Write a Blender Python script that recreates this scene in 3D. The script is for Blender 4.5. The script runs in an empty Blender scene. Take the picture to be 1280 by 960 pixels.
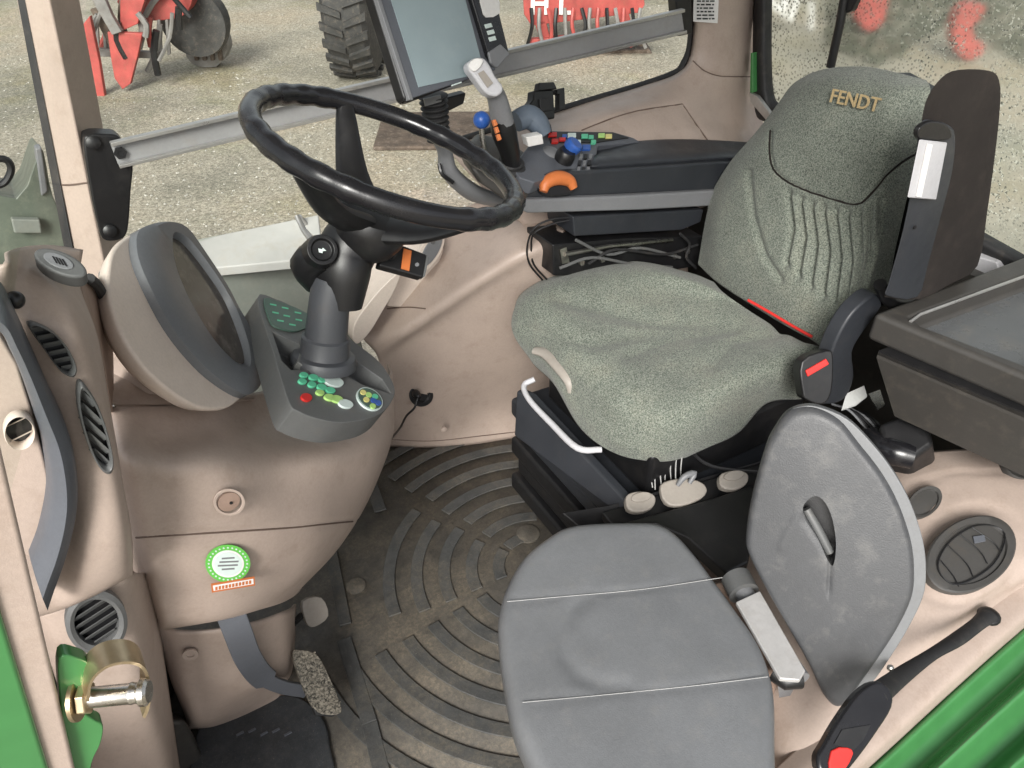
import bpy, bmesh, math, random
from mathutils import Vector, Matrix
R=math.radians; V=Vector
scn=bpy.context.scene; COL=scn.collection
# ------------------------------------------------------------ camera
FPX=1000.0; PITCH=R(38); YAW=R(33); ZC=1.45
cd=bpy.data.cameras.new('camera'); cam=bpy.data.objects.new('camera',cd); COL.objects.link(cam)
cd.sensor_width=36; cd.lens=36*FPX/1280; cd.clip_start=.02; cd.clip_end=600
cam.location=(0,0,ZC); cam.rotation_euler=(R(90)-PITCH,0,-YAW); scn.camera=cam
# ------------------------------------------------------------ world, sun, exposure
w=bpy.data.worlds.new('World'); scn.world=w; w.use_nodes=True
nt=w.node_tree; bg=nt.nodes['Background']
sky=nt.nodes.new('ShaderNodeTexSky'); sky.sky_type='NISHITA'; sky.sun_disc=False
SUN_EL=R(36); SUN_AZ=R(222)          # azimuth measured clockwise from +Y
sky.sun_elevation=SUN_EL; sky.sun_rotation=SUN_AZ; sky.dust_density=3; sky.air_density=1
hs=nt.nodes.new('ShaderNodeHueSaturation'); hs.inputs['Saturation'].default_value=.22
nt.links.new(sky.outputs[0],hs.inputs['Color']); nt.links.new(hs.outputs[0],bg.inputs[0])
bg.inputs[1].default_value=.125
sl=bpy.data.lights.new('sun','SUN'); sun=bpy.data.objects.new('sun',sl); COL.objects.link(sun)
sl.energy=2.7; sl.angle=R(22); sl.color=(1,.97,.92)
sd=V((math.sin(SUN_AZ)*math.cos(SUN_EL),math.cos(SUN_AZ)*math.cos(SUN_EL),math.sin(SUN_EL)))
sun.rotation_euler=sd.to_track_quat('Z','Y').to_euler(); sun.location=sd*5
scn.view_settings.view_transform='Standard'; scn.view_settings.look='None'
scn.view_settings.exposure=0.60; scn.view_settings.gamma=1
# ------------------------------------------------------------ helpers
CAM=V((0,0,ZC)); HF=V((math.sin(YAW),math.cos(YAW),0)); HR=V((math.cos(YAW),-math.sin(YAW),0)); UP=V((0,0,1))
def ray(px,py):
    u=(px-640)/FPX; v=(480-py)/FPX
    return HF*(math.cos(PITCH)+v*math.sin(PITCH))+HR*u+UP*(-math.sin(PITCH)+v*math.cos(PITCH))
def W(px,py,x=None,y=None,z=None):
    """the point of the plane x=, y= or z= (metres, cab coordinates) seen at that place of the photograph"""
    d=ray(px,py)
    if z is not None: t=(z-ZC)/d.z
    elif x is not None: t=x/d.x
    else: t=y/d.y
    return CAM+d*t
def proj(p):
    q=p-CAM; a=q.dot(HF); u=q.dot(HR); dep=a*math.cos(PITCH)-q.z*math.sin(PITCH)
    return 640+FPX*u/dep, 480-FPX*(a*math.sin(PITCH)+q.z*math.cos(PITCH))/dep
class Pl:
    """a plane of the scene with its own axes"""
    def __init__(s,p0,n):
        s.o=V(p0); s.n=V(n).normalized()
        if s.n.dot(CAM-s.o)<0: s.n=-s.n
    def __call__(s,px,py,off=0):
        d=ray(px,py); t=(s.o-CAM).dot(s.n)/d.dot(s.n); return CAM+d*t+s.n*off
def pl3(a,b,c): return Pl(a,(b-a).cross(c-a))
WL={}
def cr(p,n=6,closed=False):
    out=[];N=len(p)
    rng=range(N) if closed else range(N-1)
    for i in rng:
        if closed: a,b,c,d=p[(i-1)%N],p[i],p[(i+1)%N],p[(i+2)%N]
        else:
            b,c=p[i],p[i+1]; a=p[i-1] if i>0 else b*2-c; d=p[i+2] if i+2<N else c*2-b
        for k in range(n):
            t=k/n
            out.append(.5*((2*b)+(c-a)*t+(2*a-5*b+4*c-d)*t*t+(3*b-a-3*c+d)*t**3))
    if not closed: out.append(p[-1].copy())
    return out
def cr2(pts,n=6,closed=True): return [(v.x,v.y) for v in cr([V((a,b,0)) for a,b in pts],n,closed)]
def mk(name,vs,fs,mat,parent=None,bevel=0,seg=3,sharp=38,solid=0,smooth=True,subsurf=0,loc=None):
    me=bpy.data.meshes.new(name)
    vs=[V(v) for v in vs]
    c=V(loc) if loc is not None else sum(vs,V())/len(vs)
    me.from_pydata([v-c for v in vs],[],fs); me.validate()
    bm=bmesh.new(); bm.from_mesh(me); bmesh.ops.recalc_face_normals(bm,faces=bm.faces); bm.to_mesh(me); bm.free()
    o=bpy.data.objects.new(name,me); COL.objects.link(o); WL[o]=c
    if parent: o.parent=parent; o.location=c-WL[parent]
    else: o.location=c
    if mat: me.materials.append(mat)
    if smooth:
        me.shade_smooth(); me.set_sharp_from_angle(angle=R(sharp))
    if solid:
        m=o.modifiers.new('s','SOLIDIFY'); m.thickness=abs(solid); m.offset=-1 if solid>0 else 1
    if subsurf:
        m=o.modifiers.new('u','SUBSURF'); m.levels=m.render_levels=subsurf
    if bevel:
        m=o.modifiers.new('b','BEVEL'); m.width=bevel; m.segments=seg; m.limit_method='ANGLE'; m.angle_limit=R(40); m.harden_normals=True
    return o
def thing(name,label,cat,loc,group=None,kind=None):
    o=bpy.data.objects.new(name,None); COL.objects.link(o); o.location=V(loc); o.empty_display_size=.05; WL[o]=V(loc)
    return tag(o,label,cat,group,kind)
def tag(o,label=None,cat=None,group=None,kind=None):
    if label:o['label']=label
    if cat:o['category']=cat
    if group:o['group']=group
    if kind:o['kind']=kind
    return o
from mathutils.bvhtree import BVHTree
def drape(name,o,lines,r,mat,parent=None,lift=0,n=6):
    """thin seams laid on the surface of o along lines of places"""
    vs=[v.co+WL[o] for v in o.data.vertices]; bv=BVHTree.FromPolygons(vs,[tuple(p.vertices) for p in o.data.polygons])
    for ln in lines:
        m=MB(); pts=[]
        for q in cr([V((a,b,0)) for a,b in ln],n):
            d=ray(q.x,q.y).normalized(); h=bv.ray_cast(CAM,d)
            if h[0] is not None: pts.append(h[0]-d*lift)
        if len(pts)>1: m.tube(pts,r,6).build(name,mat,parent or o)
class MB:
    """collects shapes into one mesh"""
    def __init__(s): s.v=[]; s.f=[]
    def add(s,vs,fs):
        k=len(s.v); s.v+= [V(v) for v in vs]; s.f+=[tuple(i+k for i in f) for f in fs]; return s
    def prism(s,pts,d):
        n=len(pts); d=V(d)
        return s.add(list(pts)+[p+d for p in pts],[tuple(range(n)),tuple(range(2*n-1,n-1,-1))]+[(i,i+n,(i+1)%n+n,(i+1)%n) for i in range(n)])
    def box(s,c,size,ax=None):
        c=V(c); X,Y,Z=ax if ax else (V((1,0,0)),V((0,1,0)),V((0,0,1)))
        a,b,h=[k/2 for k in size]
        p=[c+X*i*a+Y*j*b-Z*h for i,j in((-1,-1),(1,-1),(1,1),(-1,1))]
        return s.prism(p,Z*2*h)
    def ring(s,rings,closed=False,caps=True):
        n=len(rings[0]); k=len(s.v)
        for r in rings: s.v+=[V(p) for p in r]
        m=len(rings)
        for i in range(m if closed else m-1):
            a=k+i*n; b=k+((i+1)%m)*n
            for j in range(n): s.f.append((a+j,a+(j+1)%n,b+(j+1)%n,b+j))
        if caps and not closed:
            s.f.append(tuple(range(k,k+n))); s.f.append(tuple(range(k+(m-1)*n+n-1,k+(m-1)*n-1,-1)))
        return s
    def tube(s,pts,r,n=12,closed=False,flat=1,sub=0):
        if sub: 
            if isinstance(r,(list,tuple)): rr=[x.x for x in cr([V((a,0,0)) for a in r],sub,closed)]
            pts=cr([V(p) for p in pts],sub,closed)
            if isinstance(r,(list,tuple)): r=rr
        pts=[V(p) for p in pts]; N=len(pts); rs=r if isinstance(r,(list,tuple)) else [r]*N
        rings=[]; prev=None
        for i,p in enumerate(pts):
            a=pts[(i-1)%N] if (i>0 or closed) else p; b=pts[(i+1)%N] if (i<N-1 or closed) else p
            t=(b-a).normalized()
            if prev is None:
                e=t.cross(UP); 
                if e.length<.1: e=t.cross(V((1,0,0)))
                e.normalize()
            else:
                e=(prev-t*prev.dot(t)).normalized()
            prev=e; f=t.cross(e)
            rings.append([p+(e*math.cos(q)+f*flat*math.sin(q))*rs[i] for q in [2*math.pi*k/n for k in range(n)]])
        return s.ring(rings,closed)
    def cone(s,a,b,r0,r1,n=24):
        return s.tube([a,b],[r0,r1],n)
    def lathe(s,c,axis,prof,n=32):
        """prof: (radius, height along the axis)"""
        c=V(c); a=V(axis).normalized(); e=a.cross(UP)
        if e.length<.1: e=a.cross(V((1,0,0)))
        e.normalize(); f=a.cross(e)
        return s.ring([[c+a*h+(e*math.cos(2*math.pi*k/n)+f*math.sin(2*math.pi*k/n))*max(r,.0003) for k in range(n)] for r,h in prof])
    def ball(s,c,r,n=16,m=10,sc=(1,1,1)):
        c=V(c); rings=[]
        for i in range(m+1):
            t=math.pi*i/m; t=min(max(t,.02),math.pi-.02)
            rings.append([c+V((math.sin(t)*math.cos(2*math.pi*k/n)*r*sc[0],math.sin(t)*math.sin(2*math.pi*k/n)*r*sc[1],math.cos(t)*r*sc[2])) for k in range(n)])
        return s.ring(rings)
    def build(s,name,mat,parent=None,**k): return mk(name,s.v,s.f,mat,parent,**k)
def slab(name,pts,d,mat,parent=None,**k): return MB().prism(pts,d).build(name,mat,parent,**k)
def dseg(p,a,b):
    ax,ay=a;bx,by=b;dx,dy=bx-ax,by-ay;L=dx*dx+dy*dy or 1e-9
    t=max(0,min(1,((p[0]-ax)*dx+(p[1]-ay)*dy)/L)); return math.hypot(p[0]-ax-t*dx,p[1]-ay-t*dy)
def carve(vs,nrm,lines):
    """lines: (polyline, width, depth): presses seams and pleats into the surface"""
    out=[]
    for v,n in zip(vs,nrm):
        q=proj(v); d=0; up=0
        for pl,wd,dp in lines:
            m=min(dseg(q,pl[i],pl[i+1]) for i in range(len(pl)-1))
            if m<wd*2.5:
                e=dp*math.exp(-(m/wd)**2)
                if e>0: d=max(d,e)
                else: up=min(up,e)
        out.append(v-n*(d+up))
    return out
def grid(name,rows,mat,parent=None,su=8,sv=8,lines=None,solid=.004,noise=None,**k):
    a=[cr(r,su) for r in rows]
    cols=[cr([a[i][j] for i in range(len(a))],sv) for j in range(len(a[0]))]
    nu=len(cols); nv=len(cols[0]); vs=[cols[j][i] for i in range(nv) for j in range(nu)]
    if lines or noise:
        nr=[]
        for i in range(nv):
            for j in range(nu):
                du=cols[min(j+1,nu-1)][i]-cols[max(j-1,0)][i]; dv=cols[j][min(i+1,nv-1)]-cols[j][max(i-1,0)]
                n=du.cross(dv); n=n.normalized() if n.length>1e-9 else V((0,0,1))
                nr.append(n)
        mid=(nv//2)*nu+nu//2
        if nr[mid].dot(CAM-vs[mid])<0: nr=[-n for n in nr]
        if lines: vs=carve(vs,nr,lines)
    fs=[(i*nu+j,i*nu+j+1,(i+1)*nu+j+1,(i+1)*nu+j) for i in range(nv-1) for j in range(nu-1)]
    o=mk(name,vs,fs,mat,parent,sharp=60,**k)
    if solid:
        # thickness away from the viewer side
        me=o.data; f=me.polygons[len(me.polygons)//2]; c=WL[o]+f.center
        m=o.modifiers.new('s','SOLIDIFY'); m.thickness=solid; m.offset=-1 if f.normal.dot(CAM-c)>0 else 1
    return o
def pillow(name,pts,n,thick,mat,parent=None,puff=.01,edge=.02,rings=16,lines=None,**k):
    """padded or moulded pad: pts closed outline, n its front direction"""
    n=V(n).normalized(); c=sum(pts,V())/len(pts); N=len(pts); vs=[]; nr=[]
    size=sum((p-c).length for p in pts)/N
    prof=[]
    e=edge/size
    for i in range(6): # rounded edge
        t=i/5*math.pi/2; prof.append((1-e*(1-math.cos(t)) if 0 else 1-e+e*math.cos(t), -edge+edge*math.sin(t)))
    prof=[(1-e*.15,-thick),(1,-thick+edge*.3)]+prof
    for i in range(1,rings+1):
        q=(1-e)*(1-i/rings); prof.append((max(q,.001),puff*(1-(q/(1-e))**2)))
    for s_,h in prof:
        for p in pts: vs.append(c+(p-c)*s_+n*h)
    if lines: vs=carve(vs,[n]*len(vs),lines)
    m=len(prof)
    fs=[(i*N+j,i*N+(j+1)%N,(i+1)*N+(j+1)%N,(i+1)*N+j) for i in range(m-1) for j in range(N)]
    fs+=[tuple(range(N-1,-1,-1)),tuple(range((m-1)*N,m*N))]
    return mk(name,vs,fs,mat,parent,sharp=50,**k)
def ell(cx,cy,rx,ry,rot=0,n=32):
    c,s=math.cos(R(rot)),math.sin(R(rot))
    return [(cx+rx*math.cos(t)*c-ry*math.sin(t)*s,cy+rx*math.cos(t)*s+ry*math.sin(t)*c) for t in [2*math.pi*k/n for k in range(n)]]
def on(pl,pts,off=0): return [pl(a,b,off) for a,b in pts]
def ringmesh(name,outer,inner,n,h,mat,parent,**k):
    n=V(n); N=len(outer)
    return MB().ring([[p for p in outer],[p+n*h for p in outer],[p+n*h for p in inner],[p for p in inner]],closed=True).build(name,mat,parent,**k)
def cut(o,pts,d):
    """cuts a real opening with the prism pts..pts+d"""
    b=MB().prism(pts,d).build('cutter',None)
    m=o.modifiers.new('x','BOOLEAN'); m.object=b; m.operation='DIFFERENCE'; m.solver='EXACT'
    # boolean first in the stack
    with bpy.context.temp_override(object=o): bpy.ops.object.modifier_move_to_index(modifier='x',index=0)
    others=[mm for mm in o.modifiers if mm.name!='x']; st=[mm.show_viewport for mm in others]
    for mm in others: mm.show_viewport=False
    dg=bpy.context.evaluated_depsgraph_get(); dg.update()
    me=bpy.data.meshes.new_from_object(o.evaluated_get(dg),preserve_all_data_layers=True,depsgraph=dg)
    o.modifiers.remove(o.modifiers['x']); o.data=me
    for mm,q in zip(others,st): mm.show_viewport=True
    bpy.data.objects.remove(b); me.shade_smooth(); me.set_sharp_from_angle(angle=R(38))
def text(name,s,o,U,Vv,n,h,mat,parent,depth=.0006,bold=0,align='CENTER'):
    cu=bpy.data.curves.new('t','FONT'); cu.body=s; cu.align_x=align; cu.align_y='CENTER'; cu.offset=bold; cu.resolution_u=4; cu.extrude=.01
    t=bpy.data.objects.new('t',cu); COL.objects.link(t)
    dg=bpy.context.evaluated_depsgraph_get(); me=bpy.data.meshes.new_from_object(t.evaluated_get(dg))
    U=V(U).normalized();Vv=V(Vv).normalized();n=V(n).normalized()
    vs=[V(o)+U*v.co.x*h+Vv*v.co.y*h+n*(v.co.z/.01*depth) for v in me.vertices]; fs=[tuple(p.vertices) for p in me.polygons]
    bpy.data.objects.remove(t); bpy.data.meshes.remove(me)
    return mk(name,vs,fs,mat,parent,smooth=False)
def tpx(name,s,pl,p0,p1,hpx,mat,parent,off=.0008,**k):
    """text centred between two places of a plane, running from p0 to p1"""
    a=pl(*p0); b=pl(*p1); U=(b-a).normalized(); n=pl.n; Vv=n.cross(U)
    c=(a+b)/2; sc=((p1[0]-p0[0])**2+(p1[1]-p0[1])**2)**.5
    m=(b-a).length/sc
    return text(name,s,c+n*off,U,Vv,n,hpx*m,mat,parent,**k)
# ------------------------------------------------------------ materials
def s2l(c): return c/12.92 if c<=.04045 else ((c+.055)/1.055)**2.4
def C(r,g,b): return tuple(s2l(x/255) for x in (r,g,b))+(1,)
def L(*c): return tuple(c)+(1,)
def newmat(name):
    m=bpy.data.materials.new(name); m.use_nodes=True; t=m.node_tree; return m,t,t.nodes['Principled BSDF']
def node(t,ty,**k):
    n=t.nodes.new(ty)
    for a,b in k.items():
        if a in n.inputs.keys() if isinstance(a,str) else False: n.inputs[a].default_value=b
        else: setattr(n,a,b)
    return n
def noise(t,co,scale,detail=4,rough=.6):
    n=t.nodes.new('ShaderNodeTexNoise'); n.inputs['Scale'].default_value=scale; n.inputs['Detail'].default_value=detail; n.inputs['Roughness'].default_value=rough
    t.links.new(co,n.inputs['Vector']); return n.outputs['Fac']
def ramp(t,f,stops):
    r=t.nodes.new('ShaderNodeValToRGB'); e=r.color_ramp.elements
    while len(e)<len(stops): e.new(.5)
    for i,(p,c) in enumerate(stops): e[i].position=p; e[i].color=c if len(c)==4 else c+(1,)
    t.links.new(f,r.inputs[0]); return r.outputs[0]
def mixc(t,f,a,b):
    m=t.nodes.new('ShaderNodeMix'); m.data_type='RGBA'
    for i,x in ((0,f),(6,a),(7,b)):
        if isinstance(x,(int,float)): m.inputs[i].default_value=x
        elif isinstance(x,tuple): m.inputs[i].default_value=x
        else: t.links.new(x,m.inputs[i])
    return m.outputs[2]
def bump(t,p,h,st,dist=.001):
    b=t.nodes.new('ShaderNodeBump'); b.inputs['Strength'].default_value=st; b.inputs['Distance'].default_value=dist
    t.links.new(h,b.inputs['Height']); t.links.new(b.outputs[0],p.inputs['Normal'])
def geo(t): return t.nodes.new('ShaderNodeNewGeometry').outputs['Position']
def mix_col(c,k): return tuple(min(1,x*k) for x in c[:3])+(1,)
def plastic(name,c,rough=.45,grain=900,gs=.25,var=.12,dirt=0,dirtc=(.10,.075,.05,1),spec=.5,metal=0):
    m,t,p=newmat(name); g=geo(t)
    n1=noise(t,g,7,5,.6); col=ramp(t,n1,[(.3,mix_col(c,1-var)),(.7,mix_col(c,1+var*.6))])
    sp=noise(t,g,grain*.35,2,.7); col=mixc(t,ramp(t,sp,[(.35,(0,0,0,1)),(.65,(1,1,1,1))]),mixc(t,.07,col,(0,0,0,1)),col)
    if dirt:
        d=ramp(t,noise(t,g,26,8,.72),[(.52,(0,0,0,1)),(.75,(dirt,dirt,dirt,1))]); col=mixc(t,d,col,dirtc)
    t.links.new(col,p.inputs['Base Color'])
    r=ramp(t,noise(t,g,15,5,.7),[(.3,(rough-.08,)*3+(1,)),(.7,(rough+.12,)*3+(1,))]); t.links.new(r,p.inputs['Roughness'])
    p.inputs['Specular IOR Level'].default_value=spec; p.inputs['Metallic'].default_value=metal
    bump(t,p,noise(t,g,grain,3,.6),gs,.0006)
    return m
PINK=L(.445,.358,.305)
M={}
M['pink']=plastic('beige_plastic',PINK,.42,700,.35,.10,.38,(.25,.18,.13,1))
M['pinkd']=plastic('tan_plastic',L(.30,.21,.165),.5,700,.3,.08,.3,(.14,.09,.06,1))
M['cream']=plastic('lit_cream_plastic',L(.74,.64,.56),.4,700,.25,.06,.15,(.4,.3,.2,1))  # cream lightened to stand in for light on the pod and arch
M['grey']=plastic('grey_plastic',L(.115,.118,.118),.42,800,.35,.12,.25,(.2,.17,.13,1))
M['greyl']=plastic('light_grey_plastic',L(.19,.195,.205),.4,800,.35,.1,.15,(.25,.22,.18,1))
M['blackb']=plastic('blue_black_plastic',L(.028,.031,.037),.4,700,.4,.2,.15,(.10,.09,.08,1))
M['shade_roof_mat']=plastic('shade_roof_grey',L(.34,.34,.33),.8,300,.2,.05)
M['sleeve']=plastic('dark_slate_plastic',L(.055,.058,.066),.4,700,.3,.1,.15)
M['barm']=plastic('brushed_bar',L(.33,.33,.335),.4,300,.15,.1,.3,(.3,.25,.2,1),metal=.2)
M['seam']=plastic('seam_shadow_gap',L(.13,.09,.07),.7,300,.1,.1)
M['satin']=plastic('satin_steel',L(.62,.61,.6),.38,300,.15,.12,.3,(.3,.25,.2,1),metal=.35)
M['bezel']=plastic('slate_plastic',L(.15,.158,.17),.38,800,.3,.1,.15)
M['greyb']=plastic('blue_grey_plastic',L(.10,.108,.125),.38,800,.3,.1,.15)
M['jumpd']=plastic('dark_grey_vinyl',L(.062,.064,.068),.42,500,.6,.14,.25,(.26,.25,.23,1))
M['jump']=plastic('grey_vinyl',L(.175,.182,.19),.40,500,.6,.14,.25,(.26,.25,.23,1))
M['box']=plastic('dark_taupe_plastic',L(.048,.045,.041),.42,700,.4,.1,.2,(.2,.17,.13,1))
M['ventd']=plastic('dark_vent_grey',L(.06,.058,.055),.42,700,.3,.1,.3)
M['tray']=plastic('tray_grey',L(.10,.105,.108),.28,700,.2,.1,.3,(.2,.17,.13,1))
M['black']=plastic('black_plastic',L(.011,.011,.012),.36,700,.3,.3,.12,(.10,.09,.08,1))
M['blackg']=plastic('black_gloss',L(.012,.012,.014),.22,500,.1,.2,.1,(.08,.07,.06,1))
M['rubber']=plastic('black_rubber',L(.02,.02,.021),.6,500,.4,.3,.35,(.13,.11,.09,1))
M['blackf']=plastic('black_fabric',L(.022,.018,.016),.9,1400,1,.2,.1,(.09,.07,.06,1),spec=.2)
M['brown']=plastic('black_brown_pad',L(.022,.018,.016),.75,1400,.9,.2,.2,(.09,.07,.06,1),spec=.25)
M['alu']=plastic('aluminium',L(.55,.54,.52),.33,300,.15,.08,.3,(.35,.3,.25,1),metal=.75)
M['steel']=plastic('steel',L(.6,.58,.54),.28,300,.2,.2,.3,(.3,.2,.12,1),metal=1)
M['zinc']=plastic('gold_zinc',L(.62,.5,.33),.3,300,.2,.25,.5,(.25,.18,.1,1),metal=.9)
M['white']=plastic('white_plastic',L(.52,.52,.54),.4,500,.15,.05,.2,(.4,.35,.3,1))
M['tagw']=plastic('dull_white_tag',L(.42,.43,.42),.5,500,.1,.1,.2)
M['label']=plastic('white_label',L(.78,.77,.75),.5,500,.1,.03,.1,(.5,.45,.4,1))
M['knob']=plastic('greige_plastic',L(.33,.30,.265),.45,500,.3,.1,.4,(.2,.16,.12,1))
M['red']=plastic('red_plastic',L(.62,.03,.025),.35,300,.1,.1)
M['orange']=plastic('orange_plastic',L(.55,.16,.045),.4,300,.1,.1,.2)
M['blue']=plastic('blue_plastic',L(.03,.11,.42),.35,300,.1,.15,.2,(.2,.2,.25,1))
M['bluegrey']=plastic('slate_rubber',L(.11,.14,.18),.5,300,.2,.15,.2,(.2,.2,.2,1))
M['green']=plastic('green_paint',L(.06,.22,.07),.16,60,.08,.12,.08,(.1,.3,.1,1),spec=.6)
M['wash']=plastic('green_icon',L(.12,.55,.33),.4,300,.05,.1)
M['lime']=plastic('lime_icon',L(.45,.72,.22),.4,300,.05,.1)
M['yellow']=plastic('yellow_icon',L(.75,.68,.25),.4,300,.05,.1)
M['iconw']=plastic('pale_icon',L(.65,.75,.72),.4,300,.05,.1)
M['pad']=plastic('keypad_green',L(.07,.125,.10),.42,300,.1,.1,.2)
M['gold']=plastic('gold_thread',L(.42,.32,.17),.7,1500,.8,.3)
M['thread']=plastic('pale_thread',L(.42,.42,.41),.7,1500,.5,.2)
M['screen']=plastic('screen_glass',L(.27,.34,.36),.16,20,.02,.06,.25,(.33,.38,.38,1))
M['lens']=plastic('dusty_lens',L(.085,.073,.064),.12,30,.03,.35,.6,(.28,.25,.22,1))
M['trimg']=plastic('pale_edge_grey',L(.17,.175,.18),.35,700,.2,.1,.2)
M['redm']=plastic('red_machine_paint',L(.42,.075,.065),.5,25,.3,.3,.75,(.25,.1,.06,1))
M['orangem']=plastic('orange_machine_paint',L(.72,.22,.04),.45,50,.3,.2,.3,(.25,.15,.06,1))
M['greym']=plastic('grey_machine_steel',L(.22,.21,.2),.5,50,.3,.3,.6,(.15,.11,.08,1))
M['tyre']=plastic('tyre_rubber',L(.05,.049,.047),.75,120,.6,.3,.7,(.17,.14,.11,1))
M['rust']=plastic('rusty_scrap',L(.11,.08,.06),.8,60,.8,.5,.7,(.3,.24,.2,1))
M['plate']=plastic('pale_plate',L(.46,.46,.44),.5,60,.3,.12,.6,(.4,.36,.3,1))
M['sage']=plastic('grey_green_panel',L(.21,.225,.20),.5,300,.2,.12,.3,(.3,.27,.22,1))
M['bonnet']=plastic('dull_olive_bonnet',L(.13,.15,.12),.35,60,.2,.3,.5,(.25,.26,.2,1))
M['hedge']=plastic('dark_weeds',L(.05,.06,.035),.7,60,.5,.4,.4,(.25,.24,.15,1))
M['stone']=plastic('pale_stones',L(.45,.43,.38),.8,8,.2,.5,.3,(.2,.18,.14,1))
def fabric():
    m,t,p=newmat('green_grey_fabric'); g=geo(t)
    base=ramp(t,noise(t,g,9,5,.65),[(.32,L(.075,.092,.078)),(.5,L(.14,.17,.146)),(.68,L(.215,.26,.225))])
    wear=ramp(t,noise(t,g,9,6,.7),[(.48,(0,0,0,1)),(.72,(.6,.6,.6,1))]); base=mixc(t,wear,base,L(.19,.16,.105))
    v=t.nodes.new('ShaderNodeTexVoronoi'); v.inputs['Scale'].default_value=260; t.links.new(g,v.inputs['Vector'])
    sp=ramp(t,v.outputs['Distance'],[(.18,(1,1,1,1)),(.6,(0,0,0,1))])
    n=noise(t,g,390,2,.85); sp2=ramp(t,n,[(.36,(0,0,0,1)),(.62,(1,1,1,1))])
    col=mixc(t,sp,mixc(t,.5,base,L(.05,.06,.05)),base); 
    col=mixc(t,sp2,mixc(t,.5,col,L(.02,.025,.02)),mixc(t,.30,col,L(.58,.6,.5)))
    t.links.new(col,p.inputs['Base Color']); p.inputs['Roughness'].default_value=.95; p.inputs['Specular IOR Level'].default_value=.15
    p.inputs['Sheen Weight'].default_value=.18; p.inputs['Sheen Roughness'].default_value=.5
    bump(t,p,noise(t,g,380,3,.7),.9,.0015); return m
M['fabric']=fabric()
def mat_floor(name,a,b,tan,amt,ns=40):
    m,t,p=newmat(name); g=geo(t)
    base=ramp(t,noise(t,g,ns,6,.7),[(.4 if ns>40 else .3,a),(.6 if ns>40 else .7,b)])
    d=ramp(t,noise(t,g,7.5,9,.68),[(.42,(0,0,0,1)),(.62,(amt,amt,amt,1))])
    d2=ramp(t,noise(t,g,120,5,.8),[(.45,(.35,.35,.35,1)),(.6,(1,1,1,1))])
    mm=t.nodes.new('ShaderNodeMix'); mm.data_type='RGBA'; mm.blend_type='MULTIPLY'; mm.inputs[0].default_value=1
    t.links.new(d,mm.inputs[6]); t.links.new(d2,mm.inputs[7])
    col=mixc(t,mm.outputs[2],base,tan)
    gr=ramp(t,noise(t,g,260,4,.8),[(.62,(0,0,0,1)),(.72,(.5,.5,.5,1))]); col=mixc(t,gr,col,L(.36,.33,.27))
    t.links.new(col,p.inputs['Base Color'])
    t.links.new(ramp(t,noise(t,g,12,6,.7),[(.3,(.38,)*3+(1,)),(.7,(.8,)*3+(1,))]),p.inputs['Roughness'])
    bump(t,p,noise(t,g,140,6,.75),.6,.002); return m
M['floor']=mat_floor('dirty_mat',L(.055,.052,.046),L(.115,.105,.09),L(.185,.158,.12),1.0)
M['ridge']=mat_floor('rubber_ridge',L(.045,.047,.047),L(.078,.08,.079),L(.145,.128,.10),.7)
M['mat2']=mat_floor('dark_mat',L(.022,.026,.03),L(.045,.05,.056),L(.12,.11,.1),.25)
M['pedal']=mat_floor('worn_pedal_steel',L(.012,.012,.01),L(.26,.235,.19),L(.30,.26,.2),.5,220)
def mat_ground():
    m,t,p=newmat('wet_gravel'); g=geo(t)
    base=ramp(t,noise(t,g,.55,7,.62),[(.32,L(.22,.21,.165)),(.5,L(.40,.36,.285)),(.66,L(.43,.355,.26))])
    moss=ramp(t,noise(t,g,.7,9,.72),[(.52,(0,0,0,1)),(.74,(.6,.6,.6,1))]); base=mixc(t,moss,base,L(.20,.23,.10))
    brn=ramp(t,noise(t,g,.35,9,.7),[(.55,(0,0,0,1)),(.7,(.6,.6,.6,1))]); base=mixc(t,brn,base,L(.30,.22,.13))
    st=ramp(t,noise(t,g,42,4,.85),[(.38,L(.10,.10,.08)),(.5,L(.5,.5,.5)),(.62,L(1,1,1))])
    mm=t.nodes.new('ShaderNodeMix'); mm.data_type='RGBA'; mm.blend_type='OVERLAY'; mm.inputs[0].default_value=.55
    t.links.new(base,mm.inputs[6]); t.links.new(st,mm.inputs[7])
    t.links.new(mm.outputs[2],p.inputs['Base Color']); p.inputs['Roughness'].default_value=.75
    bump(t,p,noise(t,g,30,5,.8),.8,.03); return m
M['ground']=mat_ground()
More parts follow.
